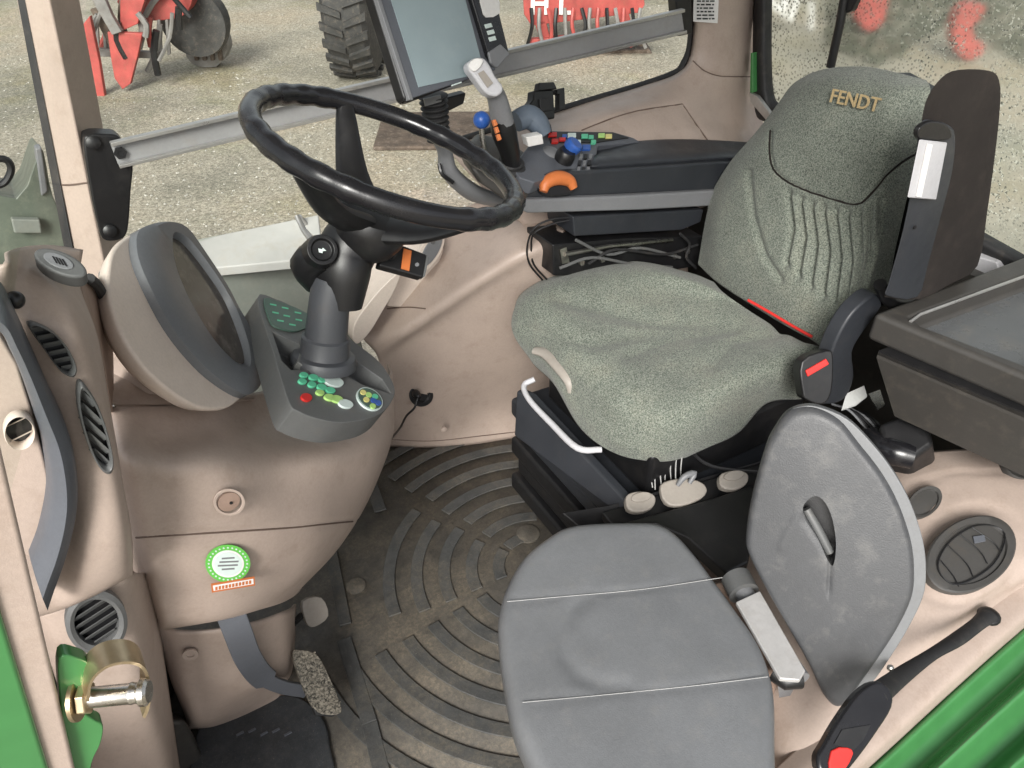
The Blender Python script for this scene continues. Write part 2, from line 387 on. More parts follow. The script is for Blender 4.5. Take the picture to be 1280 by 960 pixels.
def mat_glass(name,drops=0):
    m,t,p=newmat(name); g=geo(t); out=t.nodes['Material Output']; t.nodes.remove(p)
    tr=t.nodes.new('ShaderNodeBsdfTransparent'); tr.inputs[0].default_value=(.93,.96,.93,1)
    gl=t.nodes.new('ShaderNodeBsdfGlossy'); gl.inputs['Roughness'].default_value=.05
    fr=t.nodes.new('ShaderNodeValue'); fr.outputs[0].default_value=.035
    mx=t.nodes.new('ShaderNodeMixShader'); t.links.new(fr.outputs[0],mx.inputs[0]); t.links.new(tr.outputs[0],mx.inputs[1]); t.links.new(gl.outputs[0],mx.inputs[2])
    last=mx.outputs[0]
    if drops:
        rf=t.nodes.new('ShaderNodeBsdfRefraction'); rf.inputs['IOR'].default_value=1.02; rf.inputs['Roughness'].default_value=.38; rf.inputs[0].default_value=(.9,.94,.9,1)
        m0=t.nodes.new('ShaderNodeMixShader'); m0.inputs[0].default_value=.97; t.links.new(last,m0.inputs[1]); t.links.new(rf.outputs[0],m0.inputs[2]); last=m0.outputs[0]
        v=t.nodes.new('ShaderNodeTexVoronoi'); v.inputs['Scale'].default_value=150; v.inputs['Randomness'].default_value=1; t.links.new(g,v.inputs['Vector'])
        dm=ramp(t,v.outputs['Distance'],[(.32,(1,1,1,1)),(.46,(0,0,0,1))])
        cl=ramp(t,noise(t,g,9,5,.7),[(.28,(0,0,0,1)),(.60,(1,1,1,1))])
        k=t.nodes.new('ShaderNodeMath'); k.operation='MULTIPLY'; t.links.new(dm,k.inputs[0]); t.links.new(cl,k.inputs[1])
        k2=t.nodes.new('ShaderNodeMath'); k2.operation='MULTIPLY'; k2.inputs[1].default_value=drops; t.links.new(k.outputs[0],k2.inputs[0])
        fm=t.nodes.new('ShaderNodeBsdfDiffuse'); fm.inputs[0].default_value=(.5,.52,.44,1); m1=t.nodes.new('ShaderNodeMixShader'); m1.inputs[0].default_value=.22; t.links.new(last,m1.inputs[1]); t.links.new(fm.outputs[0],m1.inputs[2]); last=m1.outputs[0]
        df=t.nodes.new('ShaderNodeBsdfDiffuse'); n=ramp(t,noise(t,g,160,2,.8),[(.45,L(.06,.07,.06)),(.55,L(.62,.64,.54))]); t.links.new(n,df.inputs[0])
        m2=t.nodes.new('ShaderNodeMixShader'); t.links.new(k2.outputs[0],m2.inputs[0]); t.links.new(last,m2.inputs[1]); t.links.new(df.outputs[0],m2.inputs[2]); last=m2.outputs[0]
    t.links.new(last,out.inputs[0]); return m
M['glass']=mat_glass('side_glass'); M['wetglass']=mat_glass('wet_glass',.95)

# ============================================================ SETTING
GZ=-1.3
tag(mk('ground',[(-60,-40,GZ),(90,-40,GZ),(90,90,GZ),(-60,90,GZ)],[(0,1,2,3)],M['ground']),kind='structure')
tag(mk('floor',[(-.34,.12,0),(1.72,.12,0),(1.72,1.56,0),(-.34,1.56,0)],[(0,1,2,3)],M['floor'],solid=.03),kind='structure')

# ============================================================ CAB SHELL
cab=thing('tractor_cab','beige lined tractor cab with green outer frame, pillars and wet windows','cab',(.7,.8,0))
FY=1.47
# far front pillar: two faces meeting at a ridge
def pillar(name,A,B,ext,mat,back=.07):
    # A,B: outlines (4 points each) at the upper and the lower end; runs on past both
    rs=[[a+(a-b)*ext[0] for a,b in zip(A,B)],A,B,[b+(b-a)*ext[1] for a,b in zip(A,B)]]
    return MB().ring(rs).build(name,mat,cab,bevel=.004)
A=[W(28,0,y=FY),W(62,0,y=FY-.035),W(99,0,y=FY+.03),W(99,0,y=FY+.03)+V((0,.05,0)),W(28,0,y=FY)+V((0,.09,0))]
B=[W(93,318,y=FY),W(128,318,y=FY-.035),W(158,318,y=FY+.03),W(158,318,y=FY+.03)+V((0,.05,0)),W(93,318,y=FY)+V((0,.09,0))]
fp=pillar('front_pillar',A,B,(1.6,.9),M['pink'])
fp['label']='far front pillar'
MB().ring([[W(21,-300,y=FY+.002),W(33,-300,y=FY-.004),W(33,-300,y=FY+.05),W(21,-300,y=FY+.05)],
           [W(22,0,y=FY+.002),W(31,0,y=FY-.004),W(31,0,y=FY+.05),W(22,0,y=FY+.05)],
           [W(84,330,y=FY+.002),W(95,330,y=FY-.004),W(95,330,y=FY+.05),W(84,330,y=FY+.05)]]).build('windscreen_seal',M['rubber'],cab)
drape('pillar_seam',fp,[[(70,231),(88,231),(104,229),(112,228)]],.0015,M['seam'],None)
# near front pillar, cut by the left edge of the picture
A=[W(0,554,y=.43),W(-72,560,y=.43),W(-72,560,y=.43)+V((0,.05,0)),W(0,554,y=.43)+V((-.004,.05,0))]
B=[W(94,960,y=.43),W(54,960,y=.43),W(54,960,y=.43)+V((0,.05,0)),W(94,960,y=.43)+V((-.004,.05,0))]
pillar('front_pillar',A,B,(.7,1.3),M["pink"])
A=[W(-14,716,y=.425),W(-90,712,y=.425),W(-90,712,y=.45),W(-14,716,y=.45)]
B=[W(62,962,y=.425),W(-60,962,y=.425),W(-60,962,y=.45),W(62,962,y=.45)]
pillar('door_frame',A,B,(.15,1.0),M['green'])
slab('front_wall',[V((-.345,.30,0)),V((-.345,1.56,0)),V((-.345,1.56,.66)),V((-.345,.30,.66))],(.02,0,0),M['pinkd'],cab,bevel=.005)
# far side: the rear pillar and the sill round the side window
rows=[
 [W(872,-330,y=1.50),W(884,-330,y=1.46),W(905,-330,y=1.44),W(930,-330,y=1.45),W(950,-330,y=1.50)],
 [W(868,-40,y=1.50),W(878,-40,y=1.46),W(900,-40,y=1.44),W(925,-40,y=1.45),W(946,-40,y=1.50)],
 [W(866,30,y=1.50),W(877,30,y=1.46),W(900,30,y=1.44),W(925,32,y=1.45),W(944,32,y=1.50)],
 [W(860,70,y=1.50),W(870,74,y=1.46),W(898,85,y=1.43),W(924,88,y=1.44),W(943,88,y=1.49)],
 [W(845,90,y=1.50),W(850,98,y=1.455),W(880,112,y=1.42),W(915,125,y=1.43),W(944,128,y=1.48)],
 [W(800,106,y=1.50),W(806,115,y=1.45),W(840,128,y=1.40),W(900,150,y=1.39),W(960,170,y=1.44)],
 [W(750,121,y=1.50),W(756,130,y=1.45),W(780,145,y=1.38),W(880,175,y=1.33),W(960,210,y=1.36)],
 [W(700,137,y=1.50),W(706,147,y=1.45),W(735,165,y=1.37),W(800,205,y=1.30),W(900,250,y=1.31)],
 [W(640,155,y=1.50),W(646,166,y=1.45),W(670,190,y=1.37),W(720,235,y=1.30),W(800,290,y=1.31)],
 [W(560,180,y=1.50),W(566,192,y=1.46),W(590,220,y=1.40),W(640,270,y=1.34),W(720,330,y=1.31)]]
spn=grid('side_panel',rows,M['pink'],cab,lines=[
  ([(727,163),(765,148),(800,138),(852,130),(885,176)],1.6,.004),([(868,76),(880,88),(900,95),(941,96)],1.6,.004)],su=14,sv=12)
drape('panel_seam',spn,[[(727,163),(765,148),(800,138),(853,130)],[(853,130),(868,152),(885,176)],[(866,76),(880,88),(900,95),(942,96)]],.0016,M['seam'])
grid('window_seal',[[W(866,-330,y=1.50),W(869,-330,y=1.488),W(872,-330,y=1.50)],[W(861,-40,y=1.50),W(865,-40,y=1.488),W(869,-40,y=1.50)],[W(860,40,y=1.50),W(864,42,y=1.488),W(868,44,y=1.50)],
 [W(852,75,y=1.5),W(857,80,y=1.486),W(861,84,y=1.5)],[W(828,93,y=1.5),W(833,98,y=1.486),W(836,104,y=1.5)],[W(700,132,y=1.5),W(703,137,y=1.488),W(706,143,y=1.5)],
 [W(560,175,y=1.5),W(563,180,y=1.488),W(566,188,y=1.5)]],M['rubber'],cab,su=4)
# wheel arch and lower wall behind the wheel
rows=[
 [W(436,372,y=1.53),W(478,342,y=1.52),W(520,300,y=1.51),W(560,268,y=1.49),W(640,240,y=1.46),W(740,220,y=1.42),W(860,230,y=1.42)],
 [W(440,398,y=1.50),W(484,360,y=1.49),W(540,308,y=1.47),W(590,284,y=1.45),W(650,262,y=1.40),W(740,262,y=1.37),W(860,262,y=1.36)],
 [W(455,425,y=1.44),W(500,408,y=1.395),W(550,374,y=1.355),W(610,332,y=1.31),W(665,302,y=1.27),W(740,290,y=1.26),W(860,290,y=1.26)],
 [W(472,446,y=1.43),W(520,425,y=1.385),W(570,395,y=1.34),W(625,360,y=1.29),W(680,335,y=1.25),W(750,330,y=1.24),W(860,330,y=1.24)],
 [W(476,490,y=1.44),W(525,478,y=1.40),W(580,458,y=1.355),W(635,434,y=1.32),W(690,410,y=1.30),W(760,400,y=1.30),W(860,390,y=1.30)],
 [W(476,530,y=1.45),W(528,525,y=1.42),W(585,518,y=1.40),W(640,508,y=1.375),W(700,500,y=1.35),W(760,480,y=1.34),W(860,470,y=1.34)],
 [W(470,558,z=0),W(535,560,z=0),W(590,556,z=0),W(645,547,z=0),W(705,538,z=0),W(765,520,z=0),W(865,510,z=0)]]
wa_=grid('wheel_arch',rows,M['pink'],cab,su=9,sv=9,lines=[([(478,436),(520,404),(570,368),(640,324),(700,296)],9,-.008)])
drape('arch_seam',wa_,[[(484,549),(540,551),(600,545),(644,540)],[(690,262),(706,290),(712,330)],[(484,386),(510,384),(532,386)]],.0016,M['seam'])
slab('arch_cheek',cr([W(a,b,y=1.385) for a,b in ((441,420),(446,400),(470,368),(492,346),(501,342),(494,362),(478,390),(462,416),(447,430))],5,True),(0,.10,0),M['cream'],cab,bevel=.006)  # lit look of the cheek put into its cream colour
slab('arch_recess',[W(a,b,y=1.425) for a,b in ((492,350),(520,318),(548,300),(556,312),(534,372),(530,386),(484,384))],(0,.06,0),M['cream'],cab,bevel=.006)  # cream paints the lighter, lit face into the wall
MB().lathe(W(555,537,y=1.375),(-.2,-1,.2),[(.009,0),(.008,.004),(.004,.006),(0,.006)],16).build('screw_cap',M['pink'],cab)
# lower wall left of it, the pale plate outside and the sage panel under the window
slab('lower_panel',[W(236,338,y=1.50),W(404,322,y=1.50),W(440,385,y=1.50),W(455,440,y=1.50),W(470,570,y=1.50),W(300,620,y=1.50),W(200,500,y=1.5)],(0,.03,0),M['sage'],cab,bevel=.003)
slab('outer_plate',[W(225,303,z=.70),W(398,268,z=.70),W(404,322,z=.66),W(236,338,z=.66)],(0,0,-.02),M['plate'],cab,bevel=.003)
slab('hinge',[W(371,272,y=1.49),W(378,270,y=1.49),W(398,300,y=1.49),W(390,303,y=1.49)],(0,.012,0),M['alu'],cab,bevel=.002)
# panes
def pane(name,p,mat): return mk(name,p,[(0,1,2,3)],mat,cab,smooth=False)
pane('side_window',[W(96,-300,y=1.53),W(880,-300,y=1.53),W(880,140,y=1.53),W(120,345,y=1.53)],M['glass'])
pane('windscreen',[W(26,-300,y=1.50),W(90,332,y=1.50),W(-10,700,y=.47),W(-110,100,y=.47)],M['glass'])
RX=1.70
pane('rear_window',[W(944,-200,x=RX),W(1500,-200,x=RX),W(1500,440,x=RX),W(944,132,x=RX)],M['wetglass'])
# rear window frame
rf=[(944,-60),(944,122),(962,152),(1000,190),(1240,325),(1420,425)]
grid('rear_window_frame',[[W(a-2*s,b+4*s,x=RX-.0),W(a+3*s,b-3*s,x=RX-.035),W(a+13,b-10,x=RX-.035),W(a+22,b-17,x=RX)] for (a,b),s in zip(rf,(1,1,1,1,1,1))],M['rubber'],cab,su=4,sv=6)
slab('green_edge',[W(938,66,x=RX-.05),W(941,66,x=RX-.05),W(941,116,x=RX-.05),W(937,116,x=RX-.05)],(.02,0,0),M['green'],cab,bevel=.002)
slab('weather_strip',[W(936,116,x=RX-.06),W(946,120,x=RX-.06),W(970,152,x=RX-.06),W(962,156,x=RX-.06),W(938,128,x=RX-.06)],(.012,.0,0),M['alu'],cab,bevel=.002)
slab('rear_ledge',[W(1190,335,x=RX-.05),W(1214,318,x=RX-.05),W(1246,328,x=RX-.05),W(1250,345,x=RX-.05),W(1220,352,x=RX-.05)],(.03,0,0),M['white'],cab,bevel=.003)
slab('rear_bulkhead',[V((1.60,.10,0)),V((1.60,1.55,0)),V((1.60,1.55,.60)),V((1.60,.10,.60))],(.03,0,0),M['box'],cab)
slab('side_wall',[V((1.0,1.53,0)),V((1.7,1.53,0)),V((1.7,1.53,.6)),V((1.0,1.53,.6))],(0,.03,0),M['box'],cab)
# window strut
MB().tube([W(1062,-40,x=RX-.03),W(1050,30,x=RX-.03),W(1038,84,x=RX-.03)],.010,10).build('wiper_arm',M['black'],cab)
slab('handle_block',[W(1050,-10,x=RX-.03),W(1075,-10,x=RX-.03),W(1064,14,x=RX-.03),W(1048,20,x=RX-.03)],(.02,0,0),M['black'],cab,bevel=.004)
slab('shade_roof',[V((.0,.16,1.72)),V((1.85,.16,1.72)),V((1.85,1.62,1.72)),V((.0,1.62,1.72))],(0,0,.12),M['shade_roof_mat'],cab,bevel=.03)  # out of view; added and cut short to shape the light inside
# near sill, lower right
g0=[(940,1035),(1020,962),(1085,903),(1150,843),(1215,785),(1300,712),(1420,610)]
rows=[[W(a-30,b-22,z=.33) for a,b in g0],[W(a-8,b-6,z=.345) for a,b in g0],[W(a+8,b+6,z=.345) for a,b in g0],[W(a+26,b+20,z=.337) for a,b in g0],[W(a+34,b+27,z=.31) for a,b in g0]]
grid('door_sill',rows,M['pink'],cab)
g1=[(985,1040),(1078,961),(1142,902),(1207,842),(1276,780),(1410,660)]
rows=[]
for k,(dx,dz) in enumerate([(0,0),(12,.012),(26,-.006),(48,-.010),(62,.018),(80,-.006),(104,-.014),(122,.016),(140,-.008),(170,-.016),(188,.014),(210,-.01),(300,-.05),(420,-.16)]):
    rows.append([W(a+dx*.72,b+dx*.72,z=.30+dz) for a,b in g1])
grid('sill_guard',rows,M['green'],cab,su=6,sv=6,solid=.01)
# ============================================================ FLOOR RIBS
fc=W(672,708,z=0); ribs=MB()
def arcstrip(mb,c,r0,r1,a0,a1,h=.005,n=18):
    ri=[]
    for i in range(n+1):
        a=R(a0+(a1-a0)*i/n); e=V((math.cos(a),math.sin(a),0))
        ri.append([c+e*r0+UP*.0005,c+e*r0+UP*h,c+e*r1+UP*h,c+e*r1+UP*.0005])
    mb.ring(ri)
random.seed(4)
r=.075
k=0
while r<.55:
    for a0,a1 in ((58,110),(117,172),(180,236),(244,300)):
        if r<.1 and a0>170: continue
        if r>.37 and 110<a0<172: continue
        arcstrip(ribs,fc,r,r+.027,a0+random.uniform(-2,2),a1+random.uniform(-2,2))
    r+=.062; k+=1
tag(ribs.build('floor_ribs',M['ridge'],None,bevel=.0015),kind='structure')
st=MB()
def strip(pts,wd,h=.0055):
    p=[W(a,b,z=0) for a,b in pts]; d=(p[-1]-p[0]).normalized(); s=d.cross(UP)*wd/2
    st.prism([p[0]-s+UP*.0005,p[0]+s+UP*.0005,p[-1]+s+UP*.0005,p[-1]-s+UP*.0005],UP*h)
for q,wd in ((((414,690),(432,782)),.026),(((430,800),(462,905)),.03),(((462,600),(476,640)),.03),(((462,905),(486,1000)),.03)): strip(q,wd)
tag(st.build('floor_strips',M['ridge'],None,bevel=.0015),kind='structure')
mp=MB()
for (a,b),rr in (((445,733),.022),((660,668),.028)): mp.lathe(W(a,b,z=.0005),(0,0,1),[(rr,0),(rr,.004),(rr*.8,.006),(0,.006)],20)
tag(mp.build('floor_studs',M['floor'],None),kind='structure')
# dark heel mat under the pedals and the grey hump left of it
hm=cr([W(a,b,z=.012) for a,b in ((250,905),(300,885),(360,868),(398,890),(412,930),(405,990),(250,1000))],6,True)
tag(slab('heel_mat',hm,(0,0,-.012),M['mat2'],None,bevel=.004),'dark ribbed heel mat on the floor under the brake pedal','mat')
arc=MB(); hb=W(335,960,z=.013)
ch=[W(a,b,z=.016) for a,b in ((340,925),(358,925),(358,940),(345,950),(330,940),(330,925))]
for i in range(5):
    a=W(300+i*15,915+(-1)**i*2,z=.013); arc.box(a,(.014,.004,.003))
arc.build('mat_marks',M['greyb'],bpy.data.objects['heel_mat'])

# ============================================================ GRAB BAR
gb=thing('grab_bar','long flat aluminium bar bolted across the side window on a black bracket','grab bar',W(140,190,y=1.40))
bq=cr([W(a,b,y=1.415) for a,b in ((105,180),(112,169),(130,168),(150,172),(166,200),(164,240),(160,288),(150,300),(130,300),(122,280),(112,232))],5,True)
slab('bracket',bq,(0,.035,0),M['black'],gb,bevel=.004)
for a,b in ((116,178),(137,288)): MB().lathe(W(a,b,y=1.415),(0,-1,.2),[(.011,0),(.011,.006),(.006,.009),(0,.009)],14).build('bolt',M['black'],gb)
bar=[W(138,179,y=1.40),W(852,13,y=1.40),W(856,40,y=1.40),W(149,208,y=1.40)]
slab('bar',bar,(0,.012,0),M['barm'],gb,bevel=.002)
slab('bar_lip',[W(137,176,y=1.398),W(852,10,y=1.398),W(852,14,y=1.398),W(138,181,y=1.398)],(0,-.012,0),M['alu'],gb,bevel=.001)
slab('bar_lip',[W(148,205,y=1.398),W(856,37,y=1.398),W(856,41,y=1.398),W(149,209,y=1.398)],(0,-.008,0),M['alu'],gb,bevel=.001)
MB().lathe(W(150,191,y=1.398),(0,-1,.1),[(.010,0),(.010,.005),(.005,.005),(.005,.003),(0,.003)],6).build('bolt',M['black'],gb)
slab('bracket',[W(845,0,y=1.42),W(864,-5,y=1.42),W(866,42,y=1.42),W(848,46,y=1.42)],(0,.03,0),M['black'],gb,bevel=.004)
# info sticker on the rear pillar
stk=slab('sticker',[W(868,-12,y=1.425),W(899,-12,y=1.425),W(897,29,y=1.415),W(867,27,y=1.415)],(0,.002,0),M['label'])
tag(stk,'small white printed sticker on the far rear pillar','sticker')
ln=MB()
for i in range(7):
    yy=-4+i*4.4; x0=871; 
    while x0<892:
        x1=min(x0+random.uniform(2,7),894); ln.add([W(x0,yy,y=1.413),W(x1,yy,y=1.413),W(x1,yy+1.9,y=1.4125),W(x0,yy+1.9,y=1.4125)],[(0,1,2,3)]); x0=x1+1.4
ln.build('print',M['black'],stk,smooth=False)
# ============================================================ STEERING CONSOLE
sc=thing('steering_console','beige steering pedestal with a grey switch tray and round green sticker','console',(.15,1.0,0))
rows=[
 [W(118,500,y=1.10),W(133,506,y=.93),W(200,505,y=.93),W(270,500,y=.97),W(335,488,y=1.06),W(420,480,y=1.12),W(486,470,y=1.16),W(486,455,y=1.28)],
 [W(122,530,y=1.10),W(139,540,y=.87),W(200,544,y=.87),W(270,538,y=.91),W(334,528,y=.99),W(425,524,y=1.04),W(488,512,y=1.10),W(491,500,y=1.24)],
 [W(130,560,y=1.10),W(146,572,y=.83),W(202,580,y=.815),W(272,575,y=.83),W(345,570,y=.885),W(425,564,y=.93),W(484,552,y=1.03),W(492,540,y=1.20)],
 [W(138,600,y=1.10),W(155,612,y=.835),W(208,618,y=.812),W(278,614,y=.81),W(348,608,y=.85),W(420,602,y=.90),W(470,594,y=1.00),W(478,586,y=1.20)],
 [W(150,660,y=1.10),W(169,672,y=.84),W(218,670,y=.812),W(285,665,y=.81),W(355,660,y=.83),W(412,655,y=.88),W(446,648,y=1.00),W(455,636,y=1.20)],
 [W(165,720,y=1.10),W(184,732,y=.85),W(225,728,y=.82),W(290,720,y=.815),W(352,712,y=.835),W(393,705,y=.88),W(414,696,y=1.00),W(422,686,y=1.18)],
 [W(182,775,y=1.10),W(198,780,y=.865),W(230,778,y=.84),W(285,769,y=.83),W(330,757,y=.85),W(358,748,y=.90),W(376,736,y=1.00),W(384,722,y=1.16)],
 [W(190,782,y=1.10),W(202,787,y=.90),W(232,783,y=.88),W(283,773,y=.87),W(330,760,y=.89),W(356,752,y=.93),W(374,740,y=1.02),W(380,728,y=1.15)]]
cvr=grid('cover',rows,M['pink'],sc,su=8,sv=10,lines=[([(168,671),(230,668),(300,664),(380,660),(450,650)],1.5,.0035)])
drape('cover_seam',cvr,[[(170,672),(200,670),(250,667),(300,664),(360,660),(400,656),(441,652)]],.0014,M['seam'])
# lid seam over the cover
slab('cover_lid',[W(133,455,y=1.0),W(200,440,y=1.02),W(300,470,y=1.0),W(300,500,y=.95),W(275,507,y=.925),W(140,509,y=.915),W(131,500,y=.93)],(0,.06,.0),M['pink'],sc,bevel=.006)
MB().ball(W(141,507,y=.915),.0035,10,6).build('screw',M['steel'],sc)
# access cap
pc=Pl(W(286,627,y=.81),W(286,627,y=.81)-W(286,700,y=.88)); pc=Pl(W(286,627,y=.805),(0,-1,.12))
ringmesh('cap_rim',on(pc,ell(286,627,20,17)),on(pc,ell(286,627,16,13.5)),pc.n,.0025,M['pink'],sc,bevel=.0008)
MB().lathe(pc(286,627),pc.n,[(.014,-.004),(.014,.001),(.0,.003)],24).build('cap',M['pinkd'],sc)
MB().lathe(pc(288,627,.003),pc.n,[(.0022,0),(.0022,.001),(0,.001)],10).build('cap_screw',M['black'],sc)
# base cover
rows=[
 [W(196,775,y=1.12),W(206,786,y=.95),W(240,790,y=.905),W(290,785,y=.89),W(330,775,y=.90),W(362,762,y=.94),W(370,755,y=1.08)],
 [W(202,815,y=1.12),W(213,822,y=.95),W(246,826,y=.91),W(290,824,y=.90),W(332,818,y=.905),W(362,806,y=.94),W(369,800,y=1.06)],
 [W(212,850,y=1.12),W(221,858,y=.95),W(252,862,y=.915),W(292,860,y=.90),W(334,852,y=.91),W(360,842,y=.94),W(367,836,y=1.04)],
 [W(228,890,y=1.12),W(236,898,y=.96),W(262,900,y=.93),W(296,882,y=.93),W(330,864,y=.94),W(352,858,y=.97),W(362,852,y=1.03)],
 [W(228,915,z=0),W(238,912,z=0),W(264,910,z=0),W(296,900,z=0),W(330,885,z=0),W(352,875,z=0),W(362,868,z=0)]]
grid('base_cover',rows,M['pink'],sc,su=8,sv=8)
pb=Pl(W(238,817,y=.905),(-.3,-1,.1))
MB().lathe(pb(238,817),pb.n,[(.012,0),(.012,.003),(.006,.003),(.006,.001),(0,.001)],20).build('plug',M['pink'],sc)
# sticker
pst=Pl(W(284,704,y=.8055),(.02,-1,.14)); 
sk=tag(slab('sticker',on(pst,ell(284,703,28,23.5,0,40),.003),-pst.n*.0008,M['lime']),'round green sticker with pale centre on the steering pedestal','sticker')
M['stg']=plastic('sticker_green',L(.13,.50,.08),.4,300,.05,.06)
sk.data.materials[0]=M['stg']
slab('white_line',on(pst,ell(284,703,20,17,0,40),.0037),-pst.n*.0005,M['label'],sk)
slab('inner_disc',on(pst,ell(284,703,17.5,14.5,0,40),.0042),-pst.n*.0005,M['iconw'],sk)
mk_=MB()
for i in range(28):
    a=2*math.pi*i/28; cx,cy=284+24*math.cos(a),703+20*math.sin(a); mk_.prism(on(pst,ell(cx,cy,1.3,1.1,0,6),.0036),-pst.n*.0004)
mk_.build('dots',M['iconw'],sk)
tri=MB()
for i,(x0,x1) in enumerate(((276,292),(273,297),(271,296),(276,292))): tri.prism(on(pst,[(x0,695+i*4.5),(x1,694+i*4.5),(x1,696+i*4.5),(x0,697+i*4.5)],.0046),-pst.n*.0003)
tri.build('print_lines',M['greyl'],sk)
lb=tag(slab('label',on(pst,[(263,728),(317,719),(318,730),(264,739)],.0035),-pst.n*.0008,M['orange']),'narrow orange edged white label just under the round green sticker','label')
slab('label_face',on(pst,[(265,730),(315.5,721.5),(316,728),(266,736.5)],.0040),-pst.n*.0004,M['label'],lb)
q=MB()
for i in range(11):
    x=268+i*4.2; y=731.5-i*.78; q.prism(on(pst,[(x,y),(x+2.8,y-.5),(x+2.8,y+3.6),(x,y+4.1)],.0044),-pst.n*.0003)
q.build('label_print',M['orange'],lb)

# switch tray
pt=pl3(W(322,372,y=1.10),W(362,503,y=.875),W(493,490,y=.955)); n=pt.n
top=[(322,372),(346,374),(368,384),(384,394),(410,402),(438,424),(470,448),(486,468),(494,488),(489,503),(477,516),(457,524),(425,528),(396,523),(373,514),(361,502),(342,442)]
rim=[(322,378),(346,374),(368,384),(384,394),(410,402),(438,424),(470,448),(488,470),(497,494),(492,528),(482,546),(456,555),(424,556),(392,553),(362,543),(344,528),(334,495)]
tt=on(pt,cr2(top,4)); hh=-n*.045
tb=slab('switch_tray',tt,hh,M['grey'],sc,bevel=.006,seg=4)
def pocket(pts,dep=.03):
    cut(tb,on(pt,pts,.01),-n*(dep+.01))
pocket([(340,414),(378,432),(372,452),(386,462),(364,462),(352,450)])
pocket([(446,452),(478,474),(489,492),(452,480),(434,470)])
kp=slab('upper_keypad',on(pt,cr2([(329,375),(345,378),(370,387),(386,397),(383,410),(366,416),(342,410),(334,398)],3),.0035),-n*.003,M['pad'],sc,bevel=.0008)
ic=MB()
for a,b in ((340,383),(355,387),(371,393),(343,393),(357,397),(372,402),(349,403),(364,408)): ic.prism(on(pt,[(a-4,b-1.5),(a+4,b),(a+4,b+1.6),(a-4,b)],.0040),-n*.0005)
ic.build('icons',M['wash'],kp)
K=[]
for a,b,rx,ry,mt in ((379,470,7,4,'wash'),(391,473,8,4.5,'wash'),(402,476,7,4,'wash'),(377,478,7,4,'wash'),(389,482,7,4.5,'wash'),(401,485,8,4.5,'wash'),(412,489,8,4.5,'wash'),
   (399,492,7,4,'lime'),(411,498,9,5,'lime'),(416,478,16,8,'iconw'),(420,500,10,5.5,'lime'),(431,506,12,6.5,'iconw'),(382,498,9,6,'red')):
    o=slab('button',on(pt,ell(a,b,rx*.8,ry*.78,15,20),.0035),-n*.004,M[mt],sc,bevel=.0008)
slab('side_keypad',on(pt,ell(461,500,18,12,35,28),.0030),-n*.003,M['iconw'],sc)
sk2=slab('side_keypad',on(pt,ell(461,500,16.5,10.5,35,28),.0040),-n*.003,M['pad'],sc)
for a,b,mt in ((452,493,'yellow'),(459,496,'lime'),(456,502,'yellow'),(465,503,'blue'),(471,506,'blue'),(464,510,'lime'),(467,498,'wash')): slab('key',on(pt,ell(a,b,4,3,30,12),.0050),-n*.002,M[mt],sk2)

# instrument pod
pp=Pl(W(255,390,y=1.02),(.86,-.38,.42)); n=pp.n
bez=[(213,277),(190,280),(172,291),(173,322),(190,363),(217,412),(257,460),(298,490),(316,491),(328,474),(322,440),(312,412),(298,388),(284,360),(252,311),(232,284)]
shell=[(205,279),(178,286),(158,299),(148,320),(147,362),(163,410),(193,455),(230,488),(262,505),(292,505),(312,492),(322,478),(316,440),(300,395),(270,345),(235,292)]
lens=[(216,299),(222,296),(236,306),(260,336),(284,373),(303,420),(310,449),(303,452),(293,447),(271,423),(244,379),(225,336)]
pod=thing('instrument_pod','oval beige instrument cluster with a grey bezel and dusty lens','instrument cluster',pp(255,390))
so=on(pp,cr2(shell,4),-.012); c=sum(so,V())/len(so); bo=on(pp,cr2(bez,4)); lo=[V(p) for p in cr([pp(a,b) for a,b in lens],5,True)]
cb=sum(bo,V())/len(bo)
MB().ring([so,[p-n*.006 for p in so],[c+(p-c)*.94-n*.022 for p in so],[c+(p-c)*.78-n*.04 for p in so],[c+(p-c)*.35-n*.05 for p in so]]).build('shell',M['cream'],pod,bevel=.004)  # shell colour lifted in place of light from the door
# bezel: rises from rim to the lens opening
NB=64
def resamp(p,N):
    d=[0]
    for i in range(len(p)): d.append(d[-1]+(p[(i+1)%len(p)]-p[i]).length)
    out=[]
    for k in range(N):
        s=d[-1]*k/N
        for i in range(len(p)):
            if d[i]<=s<=d[i+1]: out.append(p[i].lerp(p[(i+1)%len(p)],(s-d[i])/(d[i+1]-d[i]+1e-9))); break
    return out
def align(a,b):
    ca=sum(a,V())/len(a)
    k=min(range(len(b)),key=lambda i:(b[i]-ca).normalized().dot(-(a[0]-ca).normalized())); return b[k:]+b[:k]
A=resamp(bo,NB); B=align(A,resamp(lo,NB))
if (A[0]-cb).cross(A[1]-cb).dot((B[0]-cb).cross(B[1]-cb))<0: B=[B[0]]+B[1:][::-1]
MB().ring([[p-n*.02 for p in A],A,[a.lerp(b,.12)+n*.004 for a,b in zip(A,B)],[a.lerp(b,.8)+n*.004 for a,b in zip(A,B)],[a.lerp(b,.9) for a,b in zip(A,B)],[b-n*.010 for b in B]],caps=False).build('bezel',M['bezel'],pod)
ln_=mk('lens',[b-n*.006 for b in B],[tuple(range(NB))],M['lens'],pod,smooth=False)
